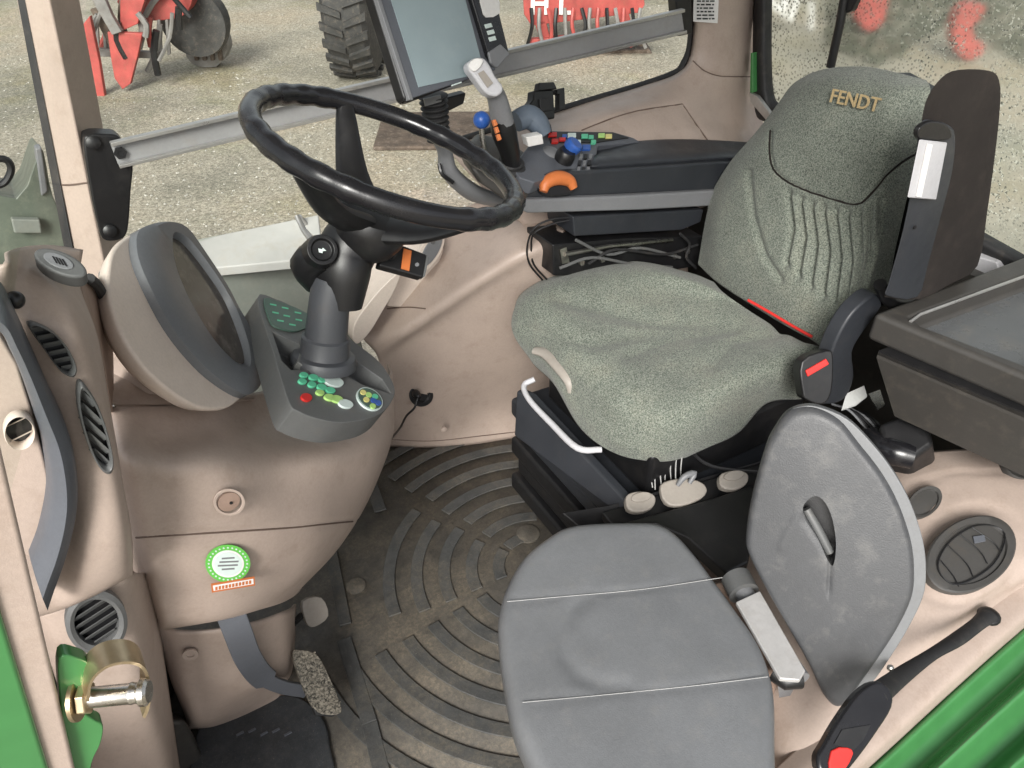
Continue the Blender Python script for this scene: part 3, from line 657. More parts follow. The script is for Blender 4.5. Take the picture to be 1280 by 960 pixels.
# neck under the pod
MB().ring([[W(a,b,y=yy) for a,b,yy in r] for r in (
 [(140,330,1.12),(150,380,1.06),(200,440,1.02),(250,480,1.0),(300,480,1.10),(300,400,1.2),(200,340,1.2)],
 [(134,400,1.12),(140,430,1.02),(190,450,.98),(250,480,.97),(300,490,1.06),(300,440,1.2),(200,400,1.2)],
 [(130,455,1.10),(132,470,.98),(190,478,.95),(250,492,.95),(310,495,1.02),(310,470,1.2),(200,460,1.2)],
 [(130,500,1.08),(134,508,.94),(190,508,.94),(250,508,.94),(320,500,1.0),(320,500,1.2),(200,500,1.2)])]).build('neck',M['pink'],pod,bevel=.006)

# ============================================================ STEERING COLUMN AND WHEEL
colm=thing('steering_column','black steering wheel on a grey tilting column with switches','steering wheel',W(405,440,y=1.08))
wc=V((.44,.99,1.02)); t_,s_=.385,-.3; wn=V((math.sin(t_)*math.cos(s_),math.sin(t_)*math.sin(s_),math.cos(t_))); WR=.187
e1=wn.cross(V((0,1,0))).normalized(); e2=wn.cross(e1)
def wp(a,r,h=0): return wc+(e1*math.cos(R(a))+e2*math.sin(R(a)))*r+wn*h
rimp=[];rr=[]
for i in range(120):
    a=3*i; rimp.append(wp(a,WR)); rr.append(.0145+(.0013 if (i//2)%2==0 and (i%30)<20 else 0))
whl=mk('steering_wheel',*(lambda m:(m.v,m.f))(MB().tube(rimp,rr,14,closed=True)),M['blackg'],colm,loc=wc)
def wang(px,py):
    p=Pl(wc,wn)(px,py)-wc; return math.degrees(math.atan2(p.dot(e2),p.dot(e1)))
base_=W(403,455,y=1.0)
hubc=wc-wn*.125+V((.005,0,-.005))
for px,py in ((437,135),(375,200),(625,268)):
    a=wang(px,py)
    MB().tube([wp(a,WR-.004),wp(a,WR*.86,-.02),wp(a,WR*.5,-.075),wp(a,WR*.15,-.105)],[.012,.016,.024,.034],14,flat=.5,sub=4).build('spoke',M['black'],whl)
MB().lathe(hubc,wn,[(.030,-.03),(.042,-.02),(.052,.0),(.055,.02),(.050,.034),(.03,.042),(0,.043)],32).build('hub',M['black'],whl,sharp=30)
# column
cdir=(W(425,300,y=1.04)-base_).normalized()
topc=W(428,318,y=1.01)
lowc=W(405,447,y=.985); midc=W(412,375,y=.995)
MB().tube([lowc-(midc-lowc)*.15,lowc,lowc.lerp(midc,.35),lowc.lerp(midc,.38),midc,midc.lerp(topc,.4)],[.045,.038,.036,.032,.030,.033],28).build('column_sleeve',M['sleeve'],colm,sharp=50)
MB().lathe(lowc,midc-lowc,[(.050,-.012),(.050,-.002),(.047,.004),(.041,.006),(0,.007)],28).build('collar',M['sleeve'],colm)
MB().tube([W(425,382,y=.99),W(427,340,y=1.0),W(432,312,y=1.01),W(452,285,y=1.01),hubc-wn*.03],[.034,.044,.043,.038,.030],20,sub=4,flat=.85).build('upper_shroud',M['black'],colm)
# ignition
kc=W(402,313,y=.985); kd=(CAM-kc).normalized()*.8+V((.2,0,.1)); kd.normalize()
ig=MB().lathe(kc-kd*.055,kd,[(.024,0),(.024,.045),(.0215,.055),(.0215,.062),(.016,.062),(.014,.056),(0,.055)],28).build('ignition_switch',M['black'],colm,bevel=.001)
slab('key_mark',[kc+kd*.003+V((a*.0009,0,0))+kd.cross(V((1,0,0)))*b*.0009 for a,b in ((-6,-2),(-1,-5),(0,-2),(6,-3),(2,3),(0,1),(-5,4))],kd*.001,M['iconw'],ig)
MB().tube([W(400,345,y=1.03),W(385,330,y=1.02),W(402,318,y=1.0)],[.03,.026,.024],14,sub=3).build('switch_boss',M['black'],colm)
# stalk switch with the orange stripe
pk=Pl(W(505,325,y=.99),(.1,-.75,.65)); n=pk.n
MB().tube([W(450,335,y=1.03),W(462,318,y=1.01),W(478,311,y=1.0),W(492,318,y=.995)],[.02,.017,.016,.012],14,sub=3,flat=.8).build('stalk_arm',M['black'],colm)
stl=slab('stalk_switch',on(pk,[(479,308),(505,307),(534,318),(529,347),(500,339),(474,332)]),-n*.02,M['black'],colm,bevel=.003)
slab('orange_stripe',on(pk,[(504,311),(514,314),(511,339),(501,336)],.002),-n*.003,M['orange'],stl)
slab('white_dot',on(pk,ell(488,321,3.4,3.4,0,14),.002),-n*.003,M['iconw'],stl)
slab('pale_mark',on(pk,ell(521,331,2.4,2.4,0,14),.002),-n*.003,M['greyl'],stl)
slab('key_shape',on(pk,[(537,322),(532,345),(529,347),(534,318)],-.002),-n*.01,M['grey'],stl)
# grab lever at the left of the column
MB().tube([W(371,270,y=1.10),W(380,288,y=1.08),W(392,303,y=1.04)],[.004,.0045,.006],10).build('wiper_lever',M['alu'],colm)
# oval door release on the wall
oh=thing('oval_handle','small grey oval handle set in the beige wall right of the steering column','handle',W(538,310,y=1.42))
po=Pl(W(538,315,y=1.40),(.25,-.9,.45))
slab('bezel',on(po,ell(537,316,30,13,-58,32)),-po.n*.012,M['cream'],oh,bevel=.003)
slab('grip',on(po,ell(539,313,23,8.5,-60,28),.003),-po.n*.006,M['greyl'],oh,bevel=.002)
MB().lathe(po(540,303,.003),po.n,[(.005,0),(.005,.002),(0,.003)],14).build('lock',M['grey'],oh)
# power socket and lead
ps=thing('power_socket','black round power socket with a plugged lead on the beige wall','socket',W(524,493,y=1.41))
pq=Pl(W(524,493,y=1.405),(-.1,-1,.35)); n=pq.n
ringmesh('socket_ring',on(pq,ell(526,494,15,14)),on(pq,ell(526,494,10,9)),n,.004,M['black'],ps,bevel=.001)
slab('socket_back',on(pq,ell(526,494,11,10)),-n*.004,M['black'],ps)
MB().lathe(pq(518,491),n,[(.010,0),(.011,.012),(.008,.028),(.004,.034),(0,.035)],14).build('plug',M['blackg'],ps)
MB().tube([pq(519,490),pq(528,486),pq(536,494),pq(530,503),pq(521,500)],.0028,8,sub=5).build('lead_loop',M['black'],ps)
MB().tube([pq(517,494,.03),pq(512,505,.035),W(508,520,y=1.36),W(500,535,y=1.32),W(490,547,y=1.25),W(478,560,y=1.2)],.0028,8,sub=5).build('lead',M['black'],ps)
# two thin hoses looping beside the seat
hs_=thing('cable_loops','two thin black cables looping from the armrest down behind the driver seat cushion','cable',W(672,300,y=1.25))
for k in (0,1):
    MB().tube([W(712,272+k*3,y=1.22),W(690,274+k*6,y=1.23),W(668,285+k*6,y=1.24),W(659+k*5,308,y=1.25),W(662+k*5,330,y=1.25),W(678+k*6,350,y=1.24)],.0022,8,sub=6).build('cable',M['black'],hs_)

# ============================================================ PEDALS
bp=thing('brake_pedal','black brake pedal arm with a worn ribbed steel pad below the pedestal','pedal',W(340,830,y=.86))
ps_=[W(288,766,y=.86),W(298,792,y=.85),W(310,822,y=.86),W(328,846,y=.88),W(352,858,y=.89),W(384,864,y=.90)]
cp=cr(ps_,6); MBp=MB(); rings=[]
for i,p in enumerate(cp):
    a=cp[max(i-1,0)];b=cp[min(i+1,len(cp)-1)]; t=(b-a).normalized(); s=t.cross(V((0,-1,.3))).normalized(); wd=.021 if i<20 else .013; f=s.cross(t)
    rings.append([p+s*wd-f*.004,p-s*wd-f*.004,p-s*wd+f*.004,p+s*wd+f*.004])
MBp.ring(rings).build('pedal_arm',M['greyb'],bp,bevel=.002)
p1=Pl(W(396,850,y=.89),(.25,-.55,.8))
pad=slab('pedal_pad',on(p1,cr2([(366,815),(374,812),(396,818),(412,846),(427,884),(420,893),(398,890),(384,868),(372,838)],4)),-p1.n*.012,M['pedal'],bp,bevel=.002)
stud=MB()
for i in range(13):
    for j in range(6):
        a=374+i*3.6+j*4.8-(i*.3); b=822+i*5.4-j*1.6+ (i*.1)
        if dseg((a,b),(374,818),(422,886))<24 and 366+(b-815)*.38<a<398+(b-818)*.45: stud.lathe(p1(a,b),p1.n,[(.0022,0),(.0016,.002),(0,.0022)],6)
stud.build('pad_studs',M['pedal'],pad)
slab('pad_edge',on(p1,[(392,884),(422,880),(426,890),(418,895),(396,893)],-.004),-p1.n*.014,M['rubber'],pad,bevel=.002)
p2=Pl(W(394,766,y=1.05),(.2,-.8,.5))
cpd=thing('clutch_pedal','small tan worn pedal behind the base of the pedestal','pedal',W(394,766,y=1.12))
slab('pad',on(p2,cr2([(379,752),(402,747),(411,770),(393,784),(383,778)],3)),-p2.n*.012,M['knob'],cpd,bevel=.002)
MB().tube([p2(381,770,-.012),W(368,778,y=1.05),W(355,776,y=1.04)],.007,8).build('arm',M['black'],cpd)

# ============================================================ LEFT HEATER CONSOLE
hc=thing('side_console','beige curved air duct console with vents and a grey trim band','console',(-.05,.8,.3))
rows=[
 [W(-60,330,y=.78),W(8,330,y=.74),W(15,312,y=.80),W(60,306,y=.88),W(104,312,y=.90)],
 [W(-60,380,y=.76),W(2,372,y=.735),W(30,360,y=.76),W(72,350,y=.80),W(100,356,y=.86)],
 [W(-60,470,y=.74),W(15,440,y=.735),W(60,418,y=.73),W(98,408,y=.74),W(122,420,y=.80)],
 [W(-60,540,y=.73),W(45,530,y=.73),W(90,512,y=.715),W(125,502,y=.72),W(138,510,y=.78)],
 [W(-60,620,y=.73),W(60,610,y=.73),W(108,600,y=.705),W(146,592,y=.71),W(153,598,y=.77)],
 [W(-60,690,y=.73),W(60,690,y=.73),W(115,680,y=.70),W(158,664,y=.705),W(165,668,y=.77)],
 [W(-60,790,y=.735),W(56,762,y=.735),W(110,742,y=.71),W(160,716,y=.715),W(166,714,y=.78)],
 [W(-60,792,y=.76),W(58,768,y=.76),W(112,748,y=.74),W(160,722,y=.74),W(165,718,y=.79)]]
grid('upper_duct',rows,M['pink'],hc,su=9,sv=9,lines=[([(14,372),(18,350),(34,325)],1.5,.003)])
rows=[[W(100,352,y=.865),W(118,345,y=.97),W(134,372,y=1.02)],[W(110,400,y=.82),W(124,398,y=.92),W(140,412,y=.99)],[W(128,450,y=.81),W(132,452,y=.9),W(142,455,y=.96)],[W(140,515,y=.80),W(141,515,y=.88),W(142,515,y=.95)]]
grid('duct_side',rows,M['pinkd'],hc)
rows=[[W(40,765,y=.80),W(60,763,y=.78),W(110,742,y=.765),W(160,718,y=.77),W(185,716,y=.86)],
 [W(60,820,y=.80),W(78,820,y=.78),W(122,812,y=.765),W(172,795,y=.77),W(200,790,y=.86)],
 [W(85,900,y=.80),W(100,900,y=.78),W(142,895,y=.765),W(190,880,y=.77),W(212,870,y=.86)],
 [W(108,985,y=.80),W(122,985,y=.78),W(160,972,y=.765),W(206,948,y=.775),W(222,940,y=.86)],
 [W(120,1040,y=.80),W(132,1040,y=.78),W(172,1030,y=.765),W(218,1000,y=.775),W(230,990,y=.86)]]
grid('lower_duct',rows,M['pink'],hc,su=8,sv=8)
slab('duct_slot',[W(178,842,y=.762),W(181,841,y=.762),W(184,856,y=.762),W(181,858,y=.762)],(0,.003,0),M['black'],hc)
# cream panel behind the trim band with a small vent
slab('inner_panel',[W(-60,420,y=.715),W(0,418,y=.715),W(22,455,y=.712),W(42,520,y=.708),W(62,600,y=.705),W(62,650,y=.705),W(42,700,y=.705),W(-60,640,y=.715)],(0,.02,0),M['pink'],hc,bevel=.003)
# grey band
outer=[(-30,352),(4,370),(22,402),(42,446),(66,500),(88,548),(97,600),(95,645),(84,690),(68,735),(60,760)]
inner=[(-30,392),(0,414),(12,436),(24,462),(40,508),(53,552),(60,600),(58,632),(50,668),(42,690),(38,700)]
band=cr([W(a,b,y=.692) for a,b in outer],5)
bin_=cr([W(a,b,y=.692) for a,b in inner],5)
ym=V((0,-.014,0))
MB().ring([[a+V((0,.03,0)),a,a.lerp(b,.15)+ym,a.lerp(b,.5)+ym*1.5,a.lerp(b,.85)+ym,b,b+V((0,.03,0))] for a,b in zip(band,bin_)]).build('trim_band',M['greyb'],hc,sharp=60)
def ovent(parent,pl,pts,inset,nsl,ang,mat=M['grey'],thick=.012,back=M['black'],wf=.36):
    """vent: bezel ring, dark back, louvres (one mesh)"""
    P=on(pl,cr2(pts,4)); c=sum(P,V())/len(P); I=[c+(p-c)*inset for p in P]; n=pl.n
    N=len(P)
    b=MB().ring([[p-n*.006 for p in P],[p+n*.003 for p in P],[c+(p-c)*(inset*.5+.5)+n*.006 for p in P],[p+n*.003 for p in I],[p-n*.010 for p in I]],closed=True).build('vent',mat,parent,sharp=50)
    slab('vent_back',[p-n*.0075 for p in I],-n*.003,back,b)
    a0=pl(*pts[0]); ux=n.cross(UP).normalized(); uy=n.cross(ux)
    d=ux*math.cos(R(ang))+uy*math.sin(R(ang)); e=n.cross(d)
    hi=max((p-c).dot(e) for p in I); lo_=min((p-c).dot(e) for p in I); m=MB()
    for k in range(nsl):
        q=lo_+(hi-lo_)*(k+.5)/nsl
        xs=[]
        for i in range(N):
            u0,u1=(I[i]-c).dot(e)-q,(I[(i+1)%N]-c).dot(e)-q
            if u0*u1<0: xs.append(((I[i].lerp(I[(i+1)%N],u0/(u0-u1)))-c).dot(d))
        if len(xs)>=2:
            x0,x1=min(xs),max(xs); w_=(hi-lo_)/nsl*wf
            p=[c+d*x0+e*(q-w_)+n*.001,c+d*x1+e*(q-w_)+n*.001,c+d*x1+e*(q+w_)-n*.005,c+d*x0+e*(q+w_)-n*.005]
            m.prism(p,-n*.0022)
    m.build('louvres',mat,b)
    return b
ph=Pl(W(74,332,y=.785),(.1,-.55,.85))
sp=MB(); o=slab('cap',on(ph,ell(76,332,35,14,22,36),.006),-ph.n*.02,M['grey'],hc,bevel=.003)
slab('cap_dish',on(ph,ell(74,331,20,8,22,28),.0075),-ph.n*.002,M['greyl'],o,bevel=.001)
for k in range(4): slab('cap_mark',on(ph,[(66+k*4,326+k*1.2),(68+k*4,326.5+k*1.2),(73+k*4,335+k*1.2),(71+k*4,334.5+k*1.2)],.0085),-ph.n*.001,M['black'],o)
pv=Pl(W(66,436,y=.712),(.12,-1,.25))
ovent(hc,pv,[(34,404),(44,403),(66,414),(84,434),(95,458),(92,470),(82,468),(72,460),(56,438),(40,416)],.84,6,-10)
pv2=Pl(W(118,535,y=.698),(.1,-1,.15))
ovent(hc,pv2,[(97,480),(104,478),(120,502),(134,540),(141,575),(138,590),(128,588),(116,570),(104,536),(97,505)],.82,5,-70)
pv3=Pl(W(120,775,y=.742),(0,-1,.12))
ovent(hc,pv3,ell(120,776,39,40,0,14),.72,6,14,M['grey'])
pv4=Pl(W(24,537,y=.692),(0,-1,.1))
ovent(hc,pv4,ell(24,538,20,22,0,12),.86,2,10,M['cream'],wf=.10)
bb_=MB().ball(W(19,375,y=.73),.008,12,8).build('clip',M['black'],hc)
# dark sheet standing in for the shade between the console and the pedestal
slab('gap_shade',[W(140,470,y=1.12),W(215,760,y=1.12),W(240,960,y=1.12),W(150,960,y=1.0),W(150,700,y=1.0)],(0,.02,0),M['box'],hc)
MB().ring([[W(a,b,y=.92) for a,b in ((188,900),(232,900),(262,965),(205,985))],[W(a,b,y=1.05) for a,b in ((188,890),(225,890),(258,945),(205,965))]]).build('floor_hump',M['box'],hc,bevel=.012)
vd=MB().tube([W(112,348,y=.90),W(124,360,y=.93),W(138,392,y=.98)],.006,8,sub=3).build('duct_seal',M['rubber'],hc)
slab('small_knob',on(Pl(W(134,352,y=1.0),(0,-1,.3)),cr2([(127,350),(133,345),(141,349),(145,362),(143,378),(136,374),(129,362)],3)),(0,.02,0),M['greyl'],hc,bevel=.002)

# ============================================================ DOOR STRIKER
ds=thing('door_striker','green bracket with a zinc striker bolt and loop at the door pillar','door latch',W(105,880,y=.42))
gy=.44
gp=cr([W(a,b,y=gy) for a,b in ((74,824),(98,823),(113,832),(116,848),(104,862),(103,888),(118,900),(129,908),(126,930),(115,955),(108,1000),(90,1000),(80,940),(75,880))],4,True)
slab('bracket',gp,(0,.012,0),M['green'],ds,bevel=.004)
c0=W(112,872,y=gy-.005); cx=W(172,866,y=gy-.02)
ax=(cx-c0).normalized()
MB().lathe(c0-ax*.006,ax,[(.0125,0),(.0125,.006),(.011,.0065),(0,.007)],6).build('nut',M['zinc'],ds,bevel=.001,smooth=False)
MB().lathe(c0-ax*.010,ax,[(.016,0),(.016,.003),(0,.003)],24).build('washer',M['zinc'],ds)
MB().lathe(c0,ax,[(.0075,0),(.0075,.028),(.0080,.029),(.0080,.030),(.0075,.031),(.0075,.034),(.010,.036),(.010,.040),(.008,.042),(0,.042)],24).build('bolt',M['steel'],ds)
lp=cr([W(a,b,y=gy-.004) for a,b in ((108,862),(112,838),(128,822),(150,816),(168,819),(177,830),(179,850),(178,870),(174,882))],5)
MB().ring([[p+V((0,-.011,.0)),p+V((0,.011,0)),p+V((0,.011,0))+d_*.003,p+V((0,-.011,0))+d_*.003] for p,d_ in [(p,(p-W(145,860,y=gy)).normalized()) for p in lp]]).build('striker_loop',M['zinc'],ds)
# ============================================================ DRIVER SEAT
ds_=thing('driver_seat','large sprung driver seat in speckled green grey fabric with a black base','seat',V((.95,.92,0)))
F_=M['fabric']
def G(*r): return [W(a,b,**{ax:v}) for a,b,ax,v in r]
def zr(*r): return [W(a,b,z=v) for a,b,v in r]
def xr(*r): return [W(a,b,x=v) for a,b,v in r]
rows=[
 zr((652,402,.45),(662,448,.43),(692,480,.425),(726,536,.42),(772,568,.42),(826,577,.42),(858,572,.40)),
 zr((643,388,.49),(641,412,.49),(676,446,.485),(715,495,.475),(766,545,.465),(834,562,.46),(884,560,.425)),
 zr((656,363,.53),(664,372,.565),(704,412,.56),(746,456,.55),(792,498,.54),(856,528,.52),(923,541,.43)),
 zr((708,338,.535),(724,348,.58),(766,382,.563),(812,418,.552),(864,456,.553),(918,484,.545),(958,505,.45)),
 zr((790,326,.54),(806,338,.582),(846,370,.557),(892,400,.548),(938,430,.555),(986,452,.555),(1000,499,.455)),
 zr((860,340,.54),(872,352,.578),(906,376,.555),(944,402,.548),(984,424,.552),(1022,440,.55),(1028,495,.46)),
 zr((892,352,.53),(905,366,.56),(936,388,.545),(972,410,.54),(1005,428,.54),(1042,442,.54),(1050,485,.46))]
# seams of the cushion cover
ls=[([(700,372),(760,388),(820,402),(880,403)],10,.011),([(660,412),(740,428),(800,418),(900,405)],9,.010),
    ([(785,442),(840,420),(920,408)],9,.011),([(890,455),(915,425),(975,415)],8,.009),([(680,490),(720,540)],3,.0),([(810,445),(830,430),(880,415)],9,.006),([(700,450),(760,500),(830,530)],7,-.003)]
cu=grid('cushion',rows,F_,ds_,su=14,sv=14,lines=ls,solid=.015)
rows=[
 xr((872,330,1.27),(895,352,1.235),(937,380,1.215),(980,406,1.20),(1010,422,1.20),(1040,436,1.20),(1080,405,1.27)),
 xr((877,300,1.29),(895,315,1.24),(940,330,1.225),(985,350,1.215),(1025,372,1.215),(1065,385,1.225),(1108,362,1.30)),
 xr((883,268,1.31),(900,275,1.26),(945,285,1.245),(992,300,1.24),(1040,315,1.24),(1085,322,1.245),(1120,308,1.32)),
 xr((890,240,1.33),(912,238,1.285),(955,243,1.265),(1003,252,1.26),(1052,262,1.26),(1097,265,1.265),(1132,255,1.34)),
 xr((912,203,1.35),(934,200,1.305),(972,203,1.285),(1015,210,1.28),(1060,218,1.28),(1105,222,1.285),(1142,212,1.355)),
 xr((945,165,1.37),(962,163,1.325),(990,165,1.305),(1028,172,1.295),(1068,178,1.295),(1110,182,1.30),(1150,175,1.37)),
 xr((972,130,1.385),(985,130,1.345),(1008,133,1.325),(1040,138,1.315),(1076,142,1.315),(1115,146,1.32),(1157,140,1.38)),
 xr((990,106,1.40),(1006,104,1.37),(1028,103,1.35),(1055,105,1.34),(1083,107,1.34),(1117,112,1.345),(1163,112,1.39)),
 xr((1012,92,1.43),(1028,87,1.41),(1046,84,1.40),(1066,83,1.40),(1088,84,1.40),(1118,90,1.40),(1158,100,1.42))]
seam=[(963,163),(962,190),(967,212),(985,228),(1012,240),(1040,249),(1062,255),(1076,254),(1090,241),(1108,220),(1128,203),(1150,190)]
pl_=[([(984-i*0,235),(990,300),(1003,370)],4,.003) for i in ()]
pleats=[]
for x0,y0,x1,y1 in ((985,240,990,330),(999,248,1005,345),(1013,254,1020,358),(1028,259,1036,370),(1043,263,1050,380),(1058,265,1062,388),(1073,264,1072,385),(1088,258,1082,370)):
    pleats.append(([(x0,y0),((x0+x1)/2+3,(y0+y1)/2),(x1-8,y1)],4.2,.010)); pleats.append(([(x0+7,y0+6),((x0+x1)/2+10,(y0+y1)/2),(x1-1,y1-5)],4.0,-.006))
pleats+= [([(935,215),(940,270),(955,320),(975,350)],4,.008),([(1102,250),(1098,290),(1084,325)],4.5,.006)]
back=grid('backrest',rows,F_,ds_,su=26,sv=18,lines=[(seam,2.2,.006)]+pleats,solid=.012)
drape('head_seam',back,[seam],.0022,M['blackf'],lift=-.0005,n=3)
# embroidered word
a=W(1042,120,x=1.325); b=W(1105,133,x=1.325); U=(b-a).normalized(); nrm=U.cross(V((.2,0,1))).normalized(); 
if nrm.dot(CAM-a)<0:nrm=-nrm
pw=Pl((a+b)/2,nrm)
tw=text('embroidered_name','FENDT',(a+b)/2+nrm*.0115,U,nrm.cross(U),nrm,.034,M['gold'],back,depth=.0012,bold=.006)
# backrest shell behind
slab('back_shell',[W(a_,b_,x=1.46) for a_,b_ in ((985,125),(1030,96),(1120,95),(1165,120),(1150,300),(1110,380),(1060,400),(960,340),(925,270))],(.05,0,0),M['black'],ds_,bevel=.01)
# hinge cover at the near side
hcv=[W(a_,b_,y=.655) for a_,b_ in cr2([(1094,368),(1103,380),(1092,398),(1076,420),(1066,440),(1068,470),(1058,496),(1038,506),(1012,500),(1034,470),(1040,440),(1055,408),(1072,385)],3)]
slab('hinge_cover',hcv,(0,.03,0),M['blackb'],ds_,bevel=.005)
MB().tube([W(1100,355,y=.65),W(1108,372,y=.65),W(1120,380,y=.66),W(1150,378,y=.68)],.011,10,sub=3).build('hinge_arm',M['black'],ds_)
# red piping where cushion meets back
MB().tube([W(935,375,z=.57),W(958,388,z=.565),W(990,407,z=.562),W(1015,421,z=.562)],.003,8,sub=3).build('red_strap',M['red'],ds_)
# buckle
pbk=Pl(W(1020,475,y=.645),(-.4,-.8,.5)); n=pbk.n
bk=slab('belt_buckle',on(pbk,cr2([(1002,452),(1034,438),(1042,446),(1040,490),(1028,506),(1008,500),(1003,490)],3)),-n*.03,M['black'],ds_,bevel=.004)
slab('red_button',on(pbk,[(1006,463),(1032,448),(1036,455),(1009,471)],.003),-n*.006,M['red'],bk,bevel=.002)
# folded-up armrest
fa=[(1152,150),(1160,120),(1178,96),(1198,87),(1236,88),(1249,100),(1250,135),(1243,200),(1234,265),(1222,332),(1188,355),(1150,374),(1110,372),(1108,362),(1132,280),(1146,200)]
ar=slab('folded_armrest',[W(a_,b_,y=.60) for a_,b_ in cr2(fa,3)],ray(1200,220)*.075,M['brown'],ds_,bevel=.012,seg=4)
slab('armrest_core',[W(a_,b_,y=.594) for a_,b_ in cr2([(1150,155),(1166,150),(1186,156),(1194,170),(1190,215),(1176,270),(1160,330),(1146,372),(1108,370),(1110,356),(1128,290),(1142,220)],3)],ray(1150,260)*.03,M['blackb'],ar,bevel=.004)
slab('armrest_cap',[W(a_,b_,y=.588) for a_,b_ in cr2([(1150,160),(1165,152),(1185,157),(1190,172),(1172,176),(1149,174)],3)],(.0,.008,0),M['black'],ar,bevel=.002)
lab=slab('armrest_label',[W(a_,b_,y=.582) for a_,b_ in ((1149,174),(1184,178),(1170,250),(1134,247))],ray(1150,210)*.010,M['white'],ar,bevel=.002)
slab('label_fold',[W(a_,b_,y=.5795) for a_,b_ in ((1160,180),(1166,181),(1152,246),(1146,246))],(0,.002,0),M['label'],lab)
MB().lathe(W(1143,284,y=.592),(0,-1,0),[(.003,0),(.003,.002),(0,.002)],10).build('armrest_screw',M['black'],ar)
# suspension base
B1=MB().prism([V((.80,.76,.33)),V((1.2,.74,.33)),V((1.25,1.12,.33)),V((.82,1.12,.33))],UP*.11).build('seat_frame',M['black'],ds_,bevel=.01)
fr=[W(645,492,z=.40),W(748,628,z=.36)]
# bellows: stacked folds
pf=[(.762,1.17),(.742,.69),(1.18,.65),(1.24,1.12)]
for k in range(5):
    z0=.32-k*.058; s=.012*(k%2)-.004*k; ins=.0+k*.006
    q=[V((x,y,z0)) for x,y in pf]; c=sum(q,V())/4
    q=[c+(p-c)*(1+.02-(.05 if k%2 else 0)) for p in q]
    MB().prism(q,-UP*.05).build('bellows_fold',M['blackb'] if k<2 else M['black'],ds_,bevel=.010)
MB().prism([V((.80,.70,.06)),V((1.15,.68,.06)),V((1.2,1.1,.06)),V((.82,1.14,.06))],-UP*.06).build('base_plate',M['mat2'],ds_,bevel=.006)
# skirt plates in front (left side in the picture)
slab('front_skirt',[W(645,488,z=.41),W(662,496,z=.41),W(795,640,z=.36),W(760,634,z=.33),W(642,545,z=.33)],(.02,.0,-.0),M['blackb'],ds_,bevel=.005)
# handle bar
MB().tube([W(668,474,z=.43),W(655,482,z=.42),W(662,500,z=.415),W(690,530,z=.41),W(722,560,z=.41),W(752,562,z=.41)],[.006,.006,.006,.0065,.0065,.006],12,sub=5).build('slide_handle',M['white'],ds_)
# tan cushion lever
MB().tube([W(668,438,z=.50),W(684,442,z=.505),W(700,458,z=.505),W(714,476,z=.495),W(716,490,z=.475)],[.011,.015,.0155,.015,.011],14,sub=3,flat=.6).build('cushion_lever',M['knob'],ds_)
# control knobs on the near side
def pk_(nm,pts,z,th,mat):
    p=Pl(W(pts[0][0],pts[0][1],z=z),(-.1,-.4,.9)); return slab(nm,on(p,cr2(pts,3)),-p.n*th,mat,ds_,bevel=.004),p
k1,p_=pk_('adjuster_knob',[(783,620),(795,614),(812,615),(820,622),(816,634),(800,640),(785,636)],.385,.018,M['knob'])
slab('knob_ridge',on(p_,ell(801,622,13,6,-10,18),.005),-p_.n*.006,M['knob'],k1,bevel=.002)
k1,p_=pk_('adjuster_knob',[(900,594),(912,588),(928,588),(936,594),(933,605),(918,612),(902,608)],.385,.018,M['knob'])
slab('knob_ridge',on(p_,ell(917,595,13,6,-10,18),.005),-p_.n*.006,M['knob'],k1,bevel=.002)
k1,p_=pk_('height_plate',[(826,606),(846,598),(872,600),(884,610),(878,622),(852,632),(832,628)],.385,.014,M['knob'])
MB().tube([p_(846,608,.004),p_(852,600,.016),p_(864,596,.018),p_(860,606,.008)],[.004,.006,.006,.004],10,sub=3).build('plate_lever',M['greyl'],k1)
tr=MB()
for i in range(7):
    x=814+i*6.5; tr.tube([W(x,566,z=.42),W(x-2,585,z=.39),W(x+random.uniform(-4,2),603+random.uniform(-6,10),z=.365)],.0012,5,sub=3)
tr.build('loose_threads',M['thread'],ds_)
MB().tube([W(866,566,z=.40),W(880,578,z=.39),W(905,586,z=.38),W(960,590,z=.38)],.004,8,sub=4).build('bowden_cable',M['black'],ds_)
slab('near_rail',[W(752,640,z=.355),W(1010,560,z=.355),W(1015,585,z=.34),W(775,668,z=.34)],(0,.0,-.02),M['black'],ds_,bevel=.004)
slab('seat_side_shade',[W(a_,b_,z=.365) for a_,b_ in ((770,655),(870,628),(1010,585),(990,610),(945,640),(936,702),(908,716),(860,672),(820,655))],(0,0,-.03),M['black'],ds_,bevel=.005)  # black slab added to paint the space under the seat dark
slab('side_plate',[W(700,640,z=.30),W(760,632,z=.35),W(1000,560,z=.35),W(1010,640,z=.25),W(800,720,z=.25)],(0,0,-.02),M['black'],ds_,bevel=.004)

# ============================================================ ARMREST CONSOLE
ac=thing('armrest_console','long dark armrest console with colour coded switches beside the driver seat','armrest',W(760,240,y=1.2))
AY=1.20
pa=pl3(W(650,240,y=AY-.03),W(640,185,y=1.30),W(900,185,y=1.30)); 
def yz(a,b,y): return W(a,b,y=y)
